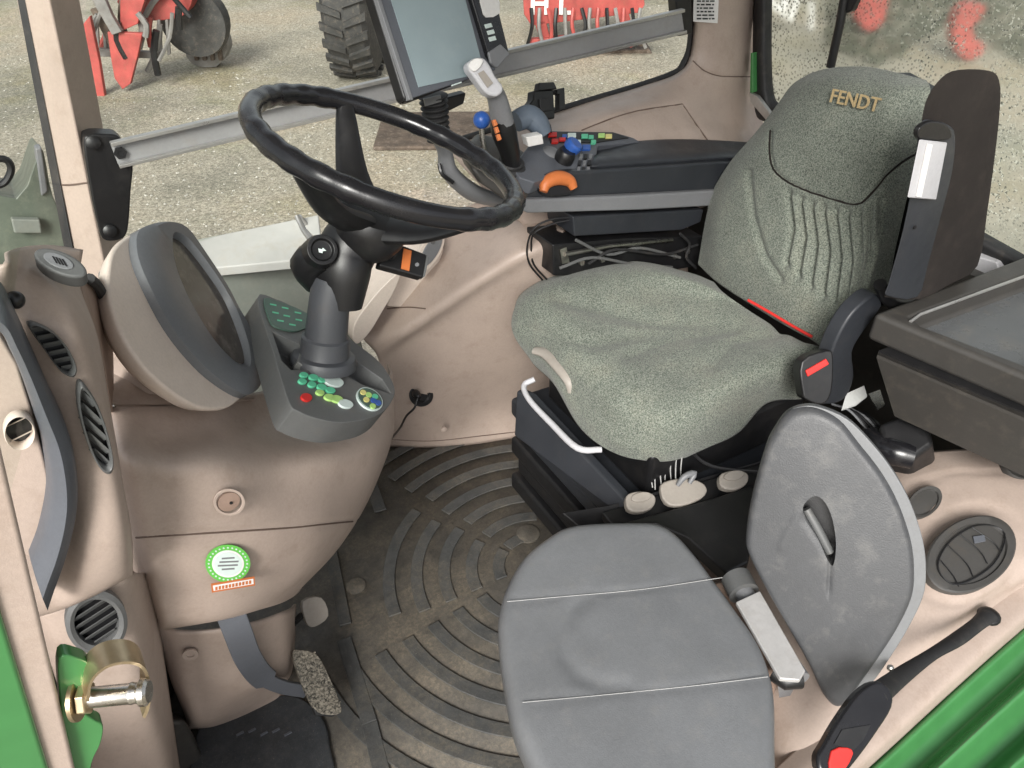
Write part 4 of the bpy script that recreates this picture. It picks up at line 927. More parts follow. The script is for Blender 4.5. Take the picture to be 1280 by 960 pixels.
# pad
rows=[[yz(745,186,1.31),yz(800,176,1.31),yz(860,174,1.31),yz(925,177,1.30),yz(960,180,1.30)],
 [yz(744,192,1.27),yz(800,186,1.27),yz(860,184,1.27),yz(925,184,1.27),yz(960,188,1.27)],
 [yz(742,198,1.235),yz(800,195,1.235),yz(860,192,1.235),yz(915,190,1.235),yz(955,194,1.235)],
 [yz(741,208,1.215),yz(800,204,1.215),yz(860,200,1.215),yz(912,197,1.215),yz(950,200,1.215)],
 [yz(742,216,1.225),yz(800,212,1.225),yz(860,207,1.225),yz(908,203,1.225),yz(950,205,1.225)]]
grid('arm_pad',rows,M['brown'],ac,solid=.01).data.materials[0]=M['blackb']
body=[(742,214),(800,210),(900,203),(940,203),(940,232),(888,238),(780,243),(655,249),(645,246),(640,232),(660,222),(700,216)]
slab('arm_body',[yz(a_,b_,1.20) for a_,b_ in body],(0,.11,0),M['blackb'],ac,bevel=.006)
slab('lower_rail',[yz(650,250,1.19),yz(780,245,1.19),yz(900,238,1.19),yz(930,238,1.19),yz(925,256,1.19),yz(800,263,1.19),yz(660,267,1.19),yz(650,262,1.19)],(0,.12,0),M['greyl'],ac,bevel=.005)
slab('bracket_box',[yz(716,271,1.205),yz(880,262,1.205),yz(876,278,1.205),yz(852,288,1.205),yz(718,296,1.205)],(0,.1,0),M['blackb'],ac,bevel=.004)
mc=slab('mechanism_box',[yz(691,306,1.205),yz(780,298,1.205),yz(880,296,1.205),yz(890,330,1.205),yz(800,345,1.205),yz(692,345,1.205)],(0,.1,0),M['black'],ac,bevel=.004)
slab('mechanism_edge',[yz(700,312,1.20),yz(708,309,1.20),yz(712,328,1.20),yz(703,330,1.20)],(0,.006,0),M['steel'],mc)
MB().tube([yz(706,318,1.198),yz(760,308,1.198),yz(840,300,1.198)],.005,8).build('rod',M['steel'],mc)
for a_,b_ in ((726,328),(752,324),(842,320),(858,314)): MB().lathe(yz(a_,b_,1.203),(0,-1,.3),[(.007,0),(.007,.006),(0,.006)],6).build('nut',M['steel'],mc,smooth=False)
for i,(q_) in enumerate((((720,300),(760,318),(800,310),(850,322)),((735,330),(770,312),(830,318),(872,306)),((700,335),(740,322),(790,330),(840,334)),((850,292),(862,305),(858,322),(870,335)))):
    MB().tube([yz(a_,b_,1.195-.004*i) for a_,b_ in q_],.0035,8,sub=5).build('hose',M['rubber'] if i%2 else M['grey'],mc)
# switch deck
deck=[(650,196),(668,172),(684,163),(768,165),(792,172),(800,177),(748,182),(742,214),(700,216),(668,228),(650,222),(640,210)]
pd=pl3(yz(684,164,1.33),yz(780,166,1.33),yz(700,222,1.195)); n=pd.n
dk=slab('switch_deck',on(pd,deck),-n*.03,M['greyb'],ac,bevel=.003)
slab('rocker_panel',on(pd,[(683,165),(766,166),(786,173),(744,179),(688,179)],.002),-n*.004,M['black'],dk,bevel=.001)
for a_,b_,rx,ry,mt in ((690,170,5,2.6,'red'),(693,178,4,2.4,'red'),(702,176,4,2,'red'),(705,172,3,2,'blue'),(714,171,5,2.6,'iconw'),(715,178,4,2.2,'iconw'),(722,179,3,2,'iconw'),(730,172,4,2.4,'wash'),(738,173,3,2,'wash'),
     (741,179,3,2,'wash'),(751,171,4,2.4,'lime'),(760,172,4,2.4,'yellow'),(732,186,5,3,'blue')):
    slab('key',on(pd,[(a_-rx,b_-ry),(a_+rx,b_-ry),(a_+rx,b_+ry),(a_-rx,b_+ry)],.005),-n*.005,M[mt],dk,bevel=.0006)
kb=MB().lathe(pd(704,200,0),n,[(.020,0),(.020,.012),(.017,.022),(.015,.024),(0,.024)],24).build('dial',M['black'],dk)
MB().lathe(pd(708,196,.02),n+V((.3,-.2,0)),[(.017,0),(.0185,.004),(.0185,.014),(.015,.018),(0,.018)],12).build('dial_cap',M['blue'],kb)
MB().lathe(pd(690,190,0),n,[(.02,0),(.014,.004),(0,.004)],20).build('dial_base',M['greyl'],dk)
for i in range(3):
    for j in range(3):
        slab('small_button',on(pd,[(724+j*6-i*1.5,194+i*8),(728+j*6-i*1.5,194+i*8),(727+j*6-i*1.5,200+i*8),(723+j*6-i*1.5,200+i*8)],.004),-n*.006,M['black'] if (i+j)%2 else M['greyl'],dk,bevel=.0008)
# orange thumbwheel in its dark well
pw_=Pl(yz(696,231,1.193),(0,-1,.55)); n2=pw_.n
slab('thumbwheel_well',on(pw_,cr2([(673,222),(690,216),(716,220),(720,232),(716,241),(694,245),(676,240)],3),.0),-n2*.012,M['black'],ac,bevel=.002)
MB().tube(on(pw_,[(678,240),(681,230),(690,224),(701,223),(711,227),(716,236)],.004),[.008,.012,.014,.014,.012,.008],12,sub=4).build('thumbwheel',M['orange'],ac)
for a_,b_ in ((686,231),(697,228),(707,231)): pass
# joystick with grip
js=thing('joystick','black joystick with a silver topped grip in front of the armrest','joystick',yz(640,215,1.24))
MB().lathe(yz(637,214,1.24),(0,-.1,1),[(.036,-.02),(.036,-.008),(.031,0),(.033,.006),(.027,.012),(.028,.018),(.020,.026),(0,.028)],24).build('boot',M['rubber'],js)
MB().tube([yz(640,208,1.23),yz(637,190,1.22),yz(630,165,1.205),yz(627,148,1.20)],[.017,.02,.024,.021],16,sub=4,flat=.8).build('grip',M['black'],js)
MB().tube([yz(628,152,1.20),yz(622,125,1.19),yz(615,108,1.185)],[.022,.019,.017],14,sub=3,flat=.7).build('grip_neck',M['greyl'],js)
pj=Pl(yz(606,98,1.17),(-.1,-.9,.45)); n3=pj.n
hd=slab('grip_head',on(pj,cr2([(584,82),(592,73),(604,72),(612,80),(620,95),(630,110),(622,120),(608,116),(594,98)],3)),-n3*.025,M['white'],js,bevel=.005)
slab('head_label',on(pj,[(597,92),(604,88),(616,104),(609,110)],.002),-n3*.003,M['knob'],hd)
slab('head_cap',on(pj,cr2([(585,83),(592,74),(603,75),(600,84),(592,90)],3),.004),-n3*.006,M['label'],hd,bevel=.002)
pg=Pl(yz(622,162,1.175),(-.1,-.9,.45))
for k in range(3): slab('orange_button',on(pg,[(616+k*2.5,150+k*9),(620+k*2.5,149+k*9),(622.5+k*2.5,156+k*9),(618.5+k*2.5,158+k*9)],.0),-pg.n*.008,M['orange'],js,bevel=.001)
MB().tube([yz(645,152,1.28),yz(660,146,1.28),yz(672,154,1.27),yz(680,168,1.26)],[.020,.023,.022,.017],14,sub=4).build('hand_rest',M['bluegrey'],js)
slab('rest_label',[yz(658,172,1.23),yz(678,168,1.23),yz(680,180,1.23),yz(661,184,1.23)],(0,.02,0),M['label'],js,bevel=.002)
MB().ball(yz(602,150,1.26),.016,18,12).build('blue_knob',M['blue'],js)
MB().tube([yz(601,152,1.26),yz(603,175,1.26),yz(606,190,1.26)],.005,8).build('knob_stem',M['steel'],js)
MB().ring([[yz(a_,b_,y_) for a_,b_,y_ in r] for r in ([(584,182,1.26),(600,166,1.30),(628,172,1.32),(650,190,1.30),(650,214,1.24),(625,215,1.20),(598,200,1.22)],
   [(574,190,1.26),(590,172,1.32),(632,176,1.34),(664,196,1.32),(662,238,1.20),(630,240,1.18),(590,212,1.20)],[(580,205,1.26),(600,190,1.32),(632,190,1.34),(660,210,1.32),(660,250,1.20),(630,252,1.18),(600,230,1.20)])]).build('housing',M['box'],js,bevel=.01)
# phone holder
phd=thing('phone_holder','black plastic phone clamp on a short stalk before the side window','phone holder',yz(682,150,1.33))
pz=Pl(yz(682,130,1.34),(.3,-.9,.4)); n4=pz.n
slab('clamp',on(pz,[(668,113),(692,112),(694,148),(672,150),(664,144),(661,132),(667,124)]),-n4*.02,M['black'],phd,bevel=.003)
slab('clamp_arm',on(pz,[(672,104),(690,103),(694,112),(670,114)],.006),-n4*.014,M['black'],phd,bevel=.002)
slab('clamp_arm',on(pz,[(694,112),(703,110),(704,136),(697,138),(697,118),(694,118)],.006),-n4*.014,M['black'],phd,bevel=.001)
slab('clamp_pad',on(pz,[(673,124),(688,122),(689,138),(675,140)],.004),-n4*.004,M['rubber'],phd,bevel=.001)
MB().tube([pz(682,148,-.01),yz(684,158,1.34),yz(686,168,1.32)],.008,10).build('stalk',M['black'],phd)
# terminal
tm=thing('display_terminal','portrait touch screen terminal with grey frame on a ribbed black neck','monitor',yz(545,150,1.25))
p5=Pl(yz(550,60,1.22),(.30,-.85,.42)); n5=p5.n
hs2=slab('housing',on(p5,[(450,-58),(572,-92),(596,-82),(632,66),(616,88),(512,128),(506,124)]),-n5*.024,M['black'],tm,bevel=.006)
slab('frame',on(p5,[(456,-52),(566,-84),(618,88),(513,124)],.004),-n5*.006,M['greyb'],tm,bevel=.002)
slab('frame_edge',on(p5,[(451,-54),(456,-54),(514,126),(509,126)],.006),-n5*.02,M['greyl'],tm,bevel=.001)
slab('screen',on(p5,[(474,-38),(562,-64),(603,92),(521,110)],.0055),-n5*.003,M['screen'],tm)
slab('brand_mark',on(p5,[(562,107),(574,103),(574.5,104.5),(562.5,108.5)],.0055),-n5*.002,M['iconw'],tm)
md=slab('side_module',on(p5,[(560,-75),(592,-84),(630,68),(612,82),(604,72)],.014),-n5*.012,M['blackg'],tm,bevel=.004)
slab('blank_sticker',on(p5,cr2([(593,-2),(612,-6),(617,20),(600,25),(595,15)],2),.0155),-n5*.003,M['label'],md)
for a_,b_ in ((600,36),(603,44),(605,52)): slab('key',on(p5,[(a_-2,b_-2),(a_+6,b_-4),(a_+8,b_+1),(a_,b_+3)],.0155),-n5*.003,M['iconw'],md)
slab('corner_cap',on(p5,[(603,68),(618,58),(630,70),(614,88),(606,82)],.016),-n5*.006,M['greyl'],md,bevel=.002)
nk=[]
a=yz(541,118,1.24); b=yz(548,172,1.235)
pr=[]
for i in range(9):
    h=i/8*(b-a).length; pr+=[(.020-(.003*i/8),h),(.026-(.005*i/8),h+.0025),(.026-(.005*i/8),h+.004)]
MB().lathe(a,b-a,pr,24).build('ribbed_neck',M['rubber'],tm)
slab('neck_block',[yz(553,124,1.25),yz(583,116,1.25),(yz(580,130,1.25)),yz(560,140,1.25)],(0,.02,0),M['black'],tm,bevel=.003)
slab('tan_tag',[yz(530,124,1.215),yz(551,119,1.215),yz(552,127,1.215),yz(532,133,1.215)],(0,.004,0),M['grey'],tm)
MB().tube([b,yz(556,190,1.24),yz(562,215,1.24),yz(590,240,1.26),yz(620,250,1.3)],[.016,.016,.020,.024,.02],14,sub=4,flat=.7).build('mount_arm',M['greyl'],tm)
MB().tube([yz(549,205,1.23),yz(553,218,1.22),yz(566,228,1.22)],.004,8,sub=4).build('cable',M['black'],tm)

# ============================================================ PASSENGER SEAT
js2=thing('passenger_seat','grey vinyl folding passenger seat with oval pad and backrest','seat',V((.55,.4,.2)))
pj_=Pl((.5,.5,.46),(0,0,1))
pad_=[(690,662),(712,652),(745,648),(790,647),(822,649),(846,662),(872,690),(902,730),(925,762),(948,795),(964,832),(971,870),(972,930),(972,1040),(940,1110),(860,1130),(760,1100),(700,1020),(668,960),(643,905),(631,850),(624,800),(623,765),(632,730),(655,690)]
pts=cr([pj_(a_,b_) for a_,b_ in pad_],5,True)
st1=[(634,752),(700,746),(800,737),(903,722)]; st2=[(653,878),(740,870),(860,858),(960,846)]
dish=[(735,745),(712,762),(702,790),(706,820),(722,842),(750,856),(785,858)]
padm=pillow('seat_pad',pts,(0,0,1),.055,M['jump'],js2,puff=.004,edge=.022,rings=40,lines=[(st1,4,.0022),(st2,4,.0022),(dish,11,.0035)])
for st_ in (st1,st2):
    MB().tube([W(a_,b_,z=.4622) for a_,b_ in st_],.00055,6,sub=5).build('stitching',M['thread'],padm)
q0=W(930,670,z=.0)
pbk2=pl3(W(935,660,x=.705),W(1155,720,x=.84),W(1012,512,x=.79)); n=pbk2.n
bo_=[(957,560),(968,538),(982,519),(1000,511),(1022,512),(1050,527),(1080,556),(1108,592),(1130,632),(1146,680),(1150,720),(1146,752),(1128,790),(1106,824),(1082,858),(1058,882),(1044,887),(1028,870),(1010,832),(984,786),(955,735),(935,694),(932,670),(940,620)]
tpts=cr([pbk2(a+(9 if a>1040 else 2),b-(1 if b<800 else -1),-.010) for a,b in bo_],4,True)
bpts=cr(on(pbk2,[(a-(6 if a>1075 else 0),b) for a,b in bo_]),4,True)
hole=cr2([(1004,640),(1008,626),(1020,619),(1032,628),(1041,650),(1045,680),(1042,704),(1036,702),(1022,672)],3)
em=[(1003,645),(1020,672),(1038,700),(1036,740)]; em2=[(1000,640),(985,665),(975,685)]
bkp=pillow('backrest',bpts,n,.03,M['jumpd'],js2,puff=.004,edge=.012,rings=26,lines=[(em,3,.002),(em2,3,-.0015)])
cut(bkp,on(pbk2,hole,.03),-n*.10)
slab('hole_shade',on(pbk2,cr2([(996,640),(1006,616),(1022,610),(1038,622),(1050,650),(1052,685),(1048,712),(1030,712),(1010,680)],3),-.030),-n*.012,M['black'],js2,bevel=.002)  # black backing that paints shade behind the hand hole
tr_=slab('edge_trim',tpts,-n*.016,M['trimg'],js2,bevel=.004)
cut(tr_,on(pbk2,hole,.03),-n*.10)
MB().tube(on(pbk2,[(1008,640),(1022,665),(1038,695)],-.012),[.006,.007,.006],10,sub=3).build('hand_grip',M['grey'],js2)
# bracket between the pad and the backrest
MB().tube([W(928,738,z=.43),W(960,790,z=.43),W(1000,850,z=.43)],.015,20).build('pivot_tube',M['greyl'],js2)
MB().tube([W(920,722,z=.43),W(930,742,z=.43)],.024,20).build('pivot_cap',M['grey'],js2)
slab('bracket_plate',[W(920,752,z=.452),W(950,738,z=.452),W(1007,838,z=.452),W(1000,850,z=.452),W(975,848,z=.452)],(0,0,-.008),M['satin'],js2,bevel=.002)
MB().tube([W(968,840,z=.43),W(982,850,z=.43),W(1000,848,z=.43)],.014,14).build('pivot_end',M['black'],js2)
slab('bracket_foot',[W(972,855,z=.41),W(996,850,z=.41),W(985,870,z=.36),W(974,872,z=.36)],(.006,0,-.005),M['greyl'],js2)
MB().prism([V((.52,.40,0)),V((.70,.34,0)),V((.76,.50,0)),V((.60,.56,0))],UP*.40).build('pedestal',M['pinkd'],js2,bevel=.01)
# belt buckle of the passenger seat
bb=thing('seat_belt_buckle','black seat belt buckle with red button on a bent stalk over the door sill','seat belt',W(1080,900,z=.47))
p6=Pl(W(1070,905,z=.48),(-.2,-.45,.85)); n=p6.n
bk=slab('buckle',on(p6,cr2([(1030,930),(1046,902),(1072,866),(1096,851),(1114,862),(1116,884),(1098,914),(1072,950),(1050,972),(1026,965),(1022,945)],3)),-n*.022,M['blackg'],bb,bevel=.005)
slab('buckle_face',on(p6,[(1042,930),(1052,912),(1088,906),(1078,926),(1066,938)],.0015),-n*.003,M['black'],bk)
slab('red_button',on(p6,cr2([(1038,938),(1058,934),(1066,942),(1052,966),(1036,968)],2),.003),-n*.01,M['red'],bk,bevel=.002)
MB().tube([p6(1100,868,-.008),W(1130,842,z=.45),W(1165,818,z=.43),W(1195,800,z=.41),W(1222,780,z=.39),W(1236,768,z=.38)],[.015,.012,.009,.011,.011,.014],14,sub=5,flat=.6).build('stalk',M['rubber'],bb)
MB().ball(W(1236,770,z=.375),.018,14,10,(1,1,.5)).build('stalk_foot',M['black'],bb)
MB().ball(W(1113,835,z=.46),.005,8,6).build('clip',M['steel'],bb)

# ============================================================ REAR CONSOLE WITH VENTS
rc=thing('rear_console','beige moulded rear console with oval air vents behind the passenger seat','console',W(1180,660,z=.3))
rows=[
 zr((860,640,.25),(940,610,.28),(1040,590,.33),(1120,570,.39),(1190,562,.42),(1290,560,.42),(1420,560,.42)),
 zr((870,690,.25),(950,670,.30),(1050,640,.36),(1120,610,.405),(1195,590,.425),(1290,585,.43),(1420,590,.43)),
 zr((890,740,.27),(970,720,.33),(1060,700,.38),(1140,665,.405),(1210,640,.42),(1300,635,.42),(1420,640,.42)),
 zr((915,800,.29),(980,790,.345),(1075,760,.385),(1150,730,.40),(1220,705,.405),(1300,690,.40),(1420,690,.40)),
 zr((935,870,.29),(985,870,.34),(1080,820,.37),(1160,775,.385),(1235,740,.385),(1310,712,.37),(1420,690,.36)),
 zr((950,960,.26),(985,960,.32),(1060,895,.345),(1130,842,.355),(1210,775,.355),(1310,715,.34),(1420,640,.33)),
 zr((960,1060,.22),(1000,1020,.28),(1070,945,.30),(1150,880,.30),(1230,810,.30),(1320,740,.30),(1420,650,.30))]
grid('moulding',rows,M['pink'],rc,su=10,sv=10,lines=[(ell(1212,694,72,58,-28,40)+[ell(1212,694,72,58,-28,40)[0]],4,.004),([(1120,606),(1200,590),(1290,590)],2,.003),(ell(1156,628,34,26,-35,30),3,.003)])
pv5=pl3(W(1212,694,z=.415),W(1160,720,z=.412),W(1210,650,z=.432))
def vent2(pl,cx,cy,rx,ry,rot):
    o=MB(); P=on(pl,ell(cx,cy,rx,ry,rot,48)); c=sum(P,V())/len(P); n=pl.n
    b=MB().ring([[p-n*.01 for p in P],[p+n*.004 for p in P],[c+(p-c)*.96+n*.006 for p in P],[c+(p-c)*.80+n*.005 for p in P],[c+(p-c)*.78+n*.001 for p in P],[c+(p-c)*.2+n*.003 for p in P],[c+(p-c)*.01+n*.003 for p in P]]).build('vent',M['ventd'],rc,sharp=35)
    return b,c,n
b,c,n=vent2(pv5,1212,694,60,44,-30)
ln2=MB()
for a_,b_,c_,d_,e_,f_ in ((1174,702,1190,722,1196,735),(1182,682,1206,706,1214,722),(1196,668,1222,690,1232,706),(1212,660,1238,678,1248,690),):
    ln2.tube(on(pv5,[(a_,b_),(c_,d_),(e_,f_)],.0050),.0010,6,sub=4)
ln2.tube(on(pv5,[(1170,708),(1184,680),(1214,660),(1242,660),(1254,674),(1240,706),(1208,728),(1184,730)],.0055),.0013,6,closed=True,sub=4)
ln2.build('vent_lines',M['black'],b)
slab('vent_tab',on(pv5,[(1214,672),(1228,670),(1230,678),(1216,681)],.006),-n*.003,M['greyb'],b,bevel=.001)
pv6=pl3(W(1156,628,z=.415),W(1140,650,z=.405),W(1175,612,z=.425))
b,c,n=vent2(Pl(W(1156,628,z=.418),(-.1,-.3,.95)),1154,629,25,17,-38)
pv7=Pl(W(1272,582,z=.435),(-.1,-.3,.95))
b,c,n=vent2(pv7,1274,583,22,16,25)

# ============================================================ STORAGE BOX
sb=thing('storage_box','dark grey storage box with a shallow pale tray top behind the driver seat','storage box',W(1200,480,z=.5))
TZ=.70
pz0=Pl((1.2,.5,TZ),(0,0,1))
top=[(1092,391),(1110,383),(1300,312),(1500,250),(1500,560),(1290,468),(1120,402)]
h1=on(pz0,top)
bx=MB().prism(on(pz0,[(1092,391),(1300,312),(1500,250),(1500,580),(1290,473)]),-UP*.055).build('tray_rim',M['box'],sb,bevel=.010,seg=4)
cut(bx,on(pz0,cr2([(1140,397),(1150,392),(1290,341),(1480,280),(1480,525),(1290,458),(1150,405)],1),.01),-UP*.045)
slab('tray_floor',on(Pl((1.2,.5,TZ-.034),(0,0,1)),[(1128,400),(1290,335),(1500,262),(1500,560),(1290,472)]),-UP*.003,M['tray'],sb)
lo_=Pl((1.2,.5,TZ-.055),(0,0,1))
q=on(lo_,[(1098,440),(1300,366),(1500,300),(1500,600),(1290,522)]); 
bt=[W(1118,520,z=.52),W(1320,440,z=.52),W(1500,380,z=.52),W(1500,640,z=.52),W(1290,600,z=.52)]
MB().ring([[p+UP*.0 for p in q],[p-UP*.012 for p in q],[sum(q,V())/5+(p-sum(q,V())/5)*1.0-UP*.012 for p in q],bt]).build('box_body',M['box'],sb,bevel=.012)
MB().ring([[p+UP*.003 for p in q],[p-UP*.006 for p in q]]).build('seam',M['black'],sb)
qf=W(1115,423,z=TZ-.02)
MB().lathe(W(1114,430,y=.615),(-.8,-.6,.1),[(.005,0),(.005,.002),(.003,.002),(.003,0),(0,0)],14).build('screw_cap',M['black'],sb)
MB().tube([W(1138,402,z=TZ+.001),W(1150,393,z=TZ+.001),W(1290,342,z=TZ+.001),W(1400,302,z=TZ+.001)],.0028,8).build('tray_lip',M['alu'],sb)
slab('rear_ledge',[W(1290,520,z=.62),W(1272,500,z=.62),W(1284,490,z=.62),W(1310,515,z=.62)],(0,0,-.03),M['black'],sb)
# seat belt reel, tags and hoses between the seats
rl=thing('seat_belt_reel','black plastic belt reel and housing behind the driver seat','seat belt',W(1120,560,z=.42))
MB().ring([[W(a_,b_,z=z_) for a_,b_,z_ in r] for r in ([(1098,530,.48),(1122,520,.50),(1160,532,.50),(1168,555,.48),(1140,575,.46),(1104,555,.47)],[(1090,560,.40),(1118,545,.42),(1168,560,.42),(1170,590,.38),(1135,612,.36),(1096,590,.37)])]).build('reel_cover',M['black'],rl,bevel=.01)
MB().tube([W(1088,545,z=.44),W(1110,562,z=.45),W(1140,570,z=.45)],[.02,.026,.024],16,sub=3).build('reel',M['blackg'],rl)
MB().tube([W(1080,540,z=.40),W(1085,570,z=.38),W(1110,600,z=.36),(W(1128,615,z=.34))],[.015,.02,.024,.02],14,sub=3).build('reel_foot',M['rubber'],rl)
tg=slab('care_tag',[W(1052,512,z=.45),W(1058,492,z=.47),W(1080,482,z=.48),W(1084,495,z=.47),W(1070,506,z=.455)],(0,.0,-.003),M['tagw'])
tag(tg,'pale crumpled tag beside the seat belt reel','tag')
tg=slab('metal_clip',[W(1086,492,z=.47),W(1100,487,z=.47),W(1106,505,z=.46),W(1098,512,z=.46),(W(1090,500,z=.46))],(0,0,-.004),M['steel'])
tag(tg,'small bright metal clip beside the seat belt reel','clip')
wr=thing('cable_bundle','bundle of thin dark cables between the two seats','cable',W(1080,520,z=.4))
for i in range(6):
    MB().tube([W(1040+i*8,505+i*2,z=.42),W(1060+i*7,512+i*3,z=.43),W(1076+i*6,528+i*2,z=.42),W(1090+i*4,545,z=.40)],.0025,6,sub=4).build('cable',M['black'] if i%3 else M['greyl'],wr)
# dark sheet that paints in the shade under the seats
tag(slab('under_seat_shade',[W(880,670,z=.15),W(1130,600,z=.2),W(1130,640,z=.2),W(920,735,z=.1)],(0,0,-.02),M['black']),'black sheet standing in for the shade under the driver seat','bracket')

# ============================================================ OUTSIDE
def gp(px,py): return W(px,py,z=GZ)
def ubox(mb,c,s,rz=0):
    a=V((math.cos(rz),math.sin(rz),0)); b=V((-math.sin(rz),math.cos(rz),0)); return mb.box(c,s,(a,b,UP))
# red tined machine seen through the left of the side window
m1=thing('red_cultivator','weathered red and orange farm implement with tapering legs on the gravel','farm machine',gp(150,115))
b0=gp(150,120); dist=(b0-CAM).length
def at(px,py,back=0):
    """place on the upright plane through b0 facing the cab"""
    return Pl(b0+HF*back,HF)(px,py)
def plate(nm,pts,mat,par,back=0,th=.06): return slab(nm,[at(a_,b_,back) for a_,b_ in pts],HF*th,mat,par,bevel=.008)
plate('leg',[(104,30),(112,20),(124,78),(132,128),(122,132),(112,90)],M['redm'],m1,0)
plate('leg',[(134,40),(178,42),(172,70),(163,105),(153,112),(143,98),(138,70)],M['redm'],m1,.1)
plate('leg',[(150,-30),(190,-30),(172,30),(150,40)],M['redm'],m1,.15)
plate('tank',cr2([(150,-5),(230,-14),(240,0),(228,20),(190,26),(160,18)],3),M['redm'],m1,.4,.4)
plate('frame_beam',[(95,-40),(112,-45),(140,20),(152,40),(140,44),(120,10)],M['greym'],m1,.05)
plate('frame_beam',[(108,60),(200,66),(200,74),(108,70)],M['greym'],m1,.3)
plate('frame_beam',[(112,12),(128,8),(150,60),(140,64)],M['rust'],m1,.2)
for a_ in (118,127,184,196,206): plate('tine',[(a_,25),(a_+4,25),(a_+7,68),(a_+3,70)],M['greym'],m1,.35,.03)
MB().lathe(at(240,30,.6),HF,[(.06,0),(.34,.02),(.36,.12),(.34,.22),(.06,.24)],28).build('wheel',M['tyre'],m1)
MB().tube([at(222,-40,.2),at(215,-5,.2),at(238,22,.2)],.03,8).build('hose',M['black'],m1)
random.seed(12)
for i in range(16):
    xa,ya=random.uniform(112,238),random.uniform(-30,40); xb,yb=xa+random.uniform(-30,30),ya+random.uniform(25,60)
    k_=random.choice(('greym','rust','redm','greym','black'))
    MB().tube([at(xa,ya,.1+.02*i),at((xa+xb)/2+random.uniform(-6,6),(ya+yb)/2,.1+.02*i),at(xb,min(yb,96),.1+.02*i)],random.choice((.02,.03,.035)),6,sub=2).build('rod',M[k_],m1)
# dark heaps of parts beside it
m3=thing('grey_scrap_part','grey ribbed machine part lying behind the red implement','machine part',gp(255,90))
b0=gp(255,85)
plate('frame',cr2([(232,35),(255,28),(276,40),(285,62),(270,84),(240,80),(230,60)],2),M['greym'],m3,0,.2)
for k in range(4): plate('rib',[(238+k*10,42),(243+k*10,42),(248+k*10,76),(243+k*10,76)],M['rust'],m3,-.05,.05)
# tractor tyre
ty=thing('parked_tractor','parked tractor of which only a big lugged tyre shows beyond the window','tractor',gp(452,92))
b0=gp(452,90); ctr=b0+UP*.75
axd=HR; Rt=.75; wt=.24
MB().lathe(ctr-axd*wt,axd,[(Rt*.55,0),(Rt*.9,.02),(Rt*.97,.06),(Rt*.98,wt),(Rt*.97,2*wt-.06),(Rt*.9,2*wt-.02),(Rt*.55,2*wt)],48).build('tyre',M['tyre'],ty)
lg=MB()
for k in range(26):
    for sd_ in (-1,1):
        a0=2*math.pi*(k+.25*sd_)/26
        def cp_(a,off,r): return ctr+(HF*math.cos(a)+UP*math.sin(a))*r+axd*off
        q=[cp_(a0,sd_*.01,Rt*.97),cp_(a0+.07,sd_*.01,Rt*.97),cp_(a0-.09+.07,sd_*wt*.97,Rt*.95),cp_(a0-.09-.03,sd_*wt*.97,Rt*.95)]
        q2=[ctr+(p-ctr)+((p-ctr)-axd*(p-ctr).dot(axd)).normalized()*.05 for p in q]
        lg.ring([q,q2])
lg.build('lugs',M['tyre'],[o for o in COL.objects if o.parent==ty][0],smooth=False)
tag(MB().tube([gp(415,52),gp(415,52)+UP*.9],.02,8).build('marker_post',M['white']),'thin white post standing left of the tractor tyre','post')
# brown patch of ground behind the terminal, built as a thin slab
pa_=thing('brown_patch','flat brown patch on the gravel behind the terminal','ground patch',gp(560,170))
ubox(MB(),gp(560,165)+UP*.02,(1.3,.9,.04),-.55).build('patch_slab',M['rust'],pa_,bevel=.02)
# red seed drill with white lettering
m2=thing('red_seeder','bright red farm machine with white lettering seen above the grab bar','farm machine',gp(740,75))
b0=gp(740,70)
plate('body',[(652,-30),(800,-40),(806,6),(800,16),(700,28),(664,32),(655,18)],M['redm'],m2,0,.6)
plate('beam',[(660,50),(820,36),(822,46),(662,62)],M['redm'],m2,-.05,.1)
plate('frame',[(668,28),(682,26),(690,56),(678,58)],M['redm'],m2,0,.1)
plate('frame',[(772,18),(786,16),(794,48),(782,50)],M['redm'],m2,0,.1)
for i in range(9): plate('disc',ell(690+i*14,60-i*1.3,6,9,0,12),M['redm'] if i%2 else M['rust'],m2,-.15+.1*(i%3),.04)
for i in range(14):
    xa=664+i*10.5; MB().tube([at(xa,10,-.06),at(xa+random.uniform(-4,6),34,-.12),at(xa+random.uniform(-6,8),60,-.1)],.022,6,sub=3).build('hose',M[('black','greym','redm')[i%3]],m2)
plate('hopper_lid',[(655,-18),(798,-28),(800,-22),(656,-12)],M['greym'],m2,-.05,.05)
plate('skid',[(668,66),(700,60),(760,64),(812,62),(818,70),(760,76),(690,76)],M['rust'],m2,.1,.3)
text('letter','H L',at(688,6,-.01),HR,UP,-HF,.32,M['label'],m2,depth=.01,bold=.02)
# blurred red machines through the wet rear window
for (x0,y0,sx,lab_,pts) in ((1100,42,1,'red machine part standing left of the curled one beyond the wet rear window',[(1080,-40),(1126,-40),(1124,10),(1114,32),(1100,36),(1088,22),(1082,4)]),
      (1226,75,1,'curled red machine hook beyond the wet rear window',[(1216,8),(1232,2),(1246,6),(1240,20),(1230,30),(1234,46),(1244,52),(1240,66),(1222,72),(1208,56),(1206,34)])):
    b0=gp(x0,y0)
    o=slab('red_implement',[at(a_,b_,0) for a_,b_ in cr2(pts,3)],HF*.2,M['redm'],None,bevel=.02); tag(o,lab_,'farm machine')
b0=gp(1000,40)
o=thing('white_frame','white angled implement frame beyond the rear window','farm machine',b0)
for q in (((965,-20),(972,-20),(992,8),(986,12)),((990,10),(1000,-14),(1006,-12),(996,22)),((1000,20),(1014,-10),(1018,-8),(1006,26)),((1028,0),(1033,0),(1033,34),(1028,34))): plate('bar',list(q),M['label'],o,0,.06)
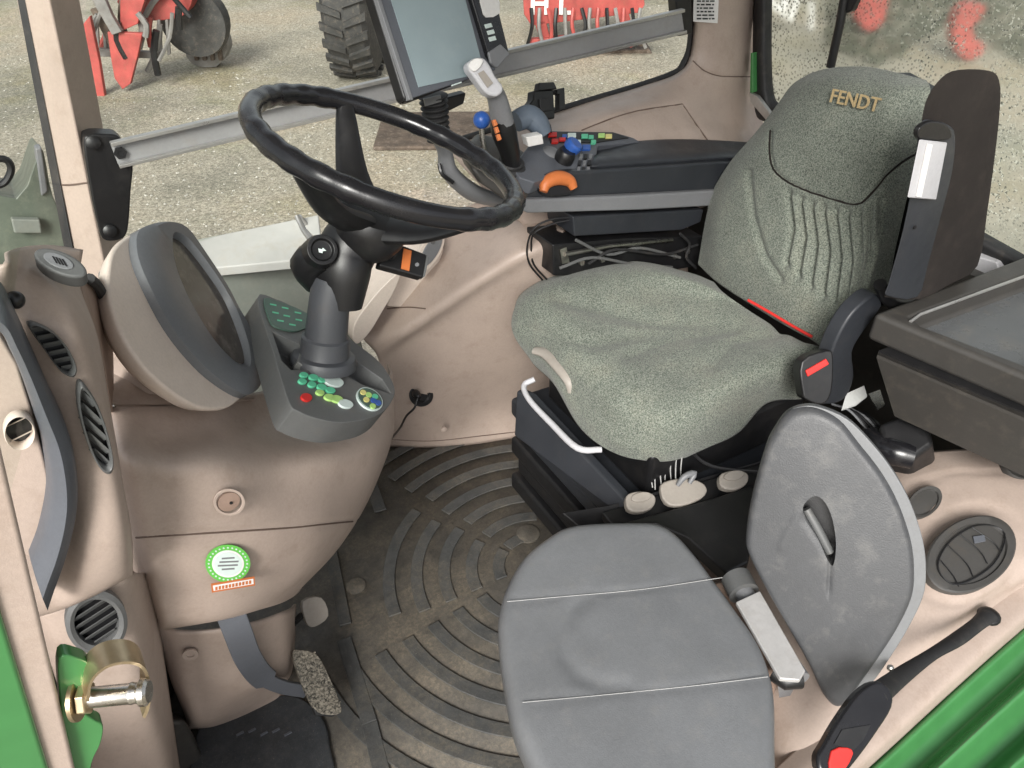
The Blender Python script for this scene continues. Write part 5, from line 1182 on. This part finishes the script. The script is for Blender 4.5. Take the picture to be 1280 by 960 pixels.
plate('beam',[(962,44),(1050,40),(1050,44),(962,48)],M['greym'],o,0,.06)
sc_=MB(); random.seed(9)
for i in range(7000):
    a_=random.uniform(1045,1420); b_=random.uniform(-40,88)-max(0,(1120-a_))*.4
    if b_>60+25*math.sin(a_*.03): continue
    p=gp(a_,b_); s_=random.uniform(.012,.045); r1=random.uniform(0,6.28); e=V((math.cos(r1),math.sin(r1),random.uniform(-.5,.5)))*s_; f=V((-math.sin(r1),math.cos(r1),random.uniform(.2,1.2)))*s_; p=p+UP*random.uniform(.02,.12)
    sc_.add([p-e,p+f*.6,p+e,p-f*.6],[(0,1,2,3)])
tag(sc_.build('ground_cover',M['hedge'],None,smooth=False),'dark low weeds on the gravel beyond the wet rear window','weeds',kind='stuff')
gs_=MB(); random.seed(3)
for i in range(5000):
    a_=random.uniform(-20,1300); b_=random.uniform(-30,330) if a_<700 else random.uniform(-30,200)
    if a_>1180: b_=random.uniform(-30,330)
    p=gp(a_,b_); s_=random.uniform(.005,.018); r1=random.uniform(0,3.1); e=V((math.cos(r1),math.sin(r1),0))*s_; f=V((-math.sin(r1),math.cos(r1),0))*s_*random.uniform(.5,1)
    gs_.add([p-e,p+f,p+e*.9,p-f,p+UP*s_*.6],[(0,1,4),(1,2,4),(2,3,4),(3,0,4)])
tag(gs_.build('gravel',M['stone'],None,smooth=False),'loose pale stones scattered over the yard','gravel',kind='stuff')
# low engine hood and step outside the windscreen
bn=thing('tractor_bonnet','dull green bonnet corner with a pale vent outside the windscreen','bonnet',W(30,260,y=1.9))
y0=2.1
slab('hood',[W(a_,b_,y=y0) for a_,b_ in cr2([(-60,235),(20,248),(48,190),(56,196),(66,245),(92,300),(110,360),(60,380),(-60,380)],3)],(0,.4,-.1),M['bonnet'],bn,bevel=.02)
slab('pale_vent',[W(a_,b_,y=y0-.03) for a_,b_ in ((14,274),(50,275),(53,292),(18,292))],(0,.02,0),M['sage'],bn,bevel=.004)
MB().tube([W(-10,198,y=2.0),W(8,200,y=2.0),W(14,212,y=2.0),W(6,228,y=2.0),W(-10,234,y=2.0)],.008,8,sub=4).build('hose',M['black'],bn)
slab('vent_frame',[W(a_,b_,y=y0-.01) for a_,b_ in ((44,186),(52,184),(60,240),(52,246))],(0,.03,0),M['greyl'],bn,bevel=.004)
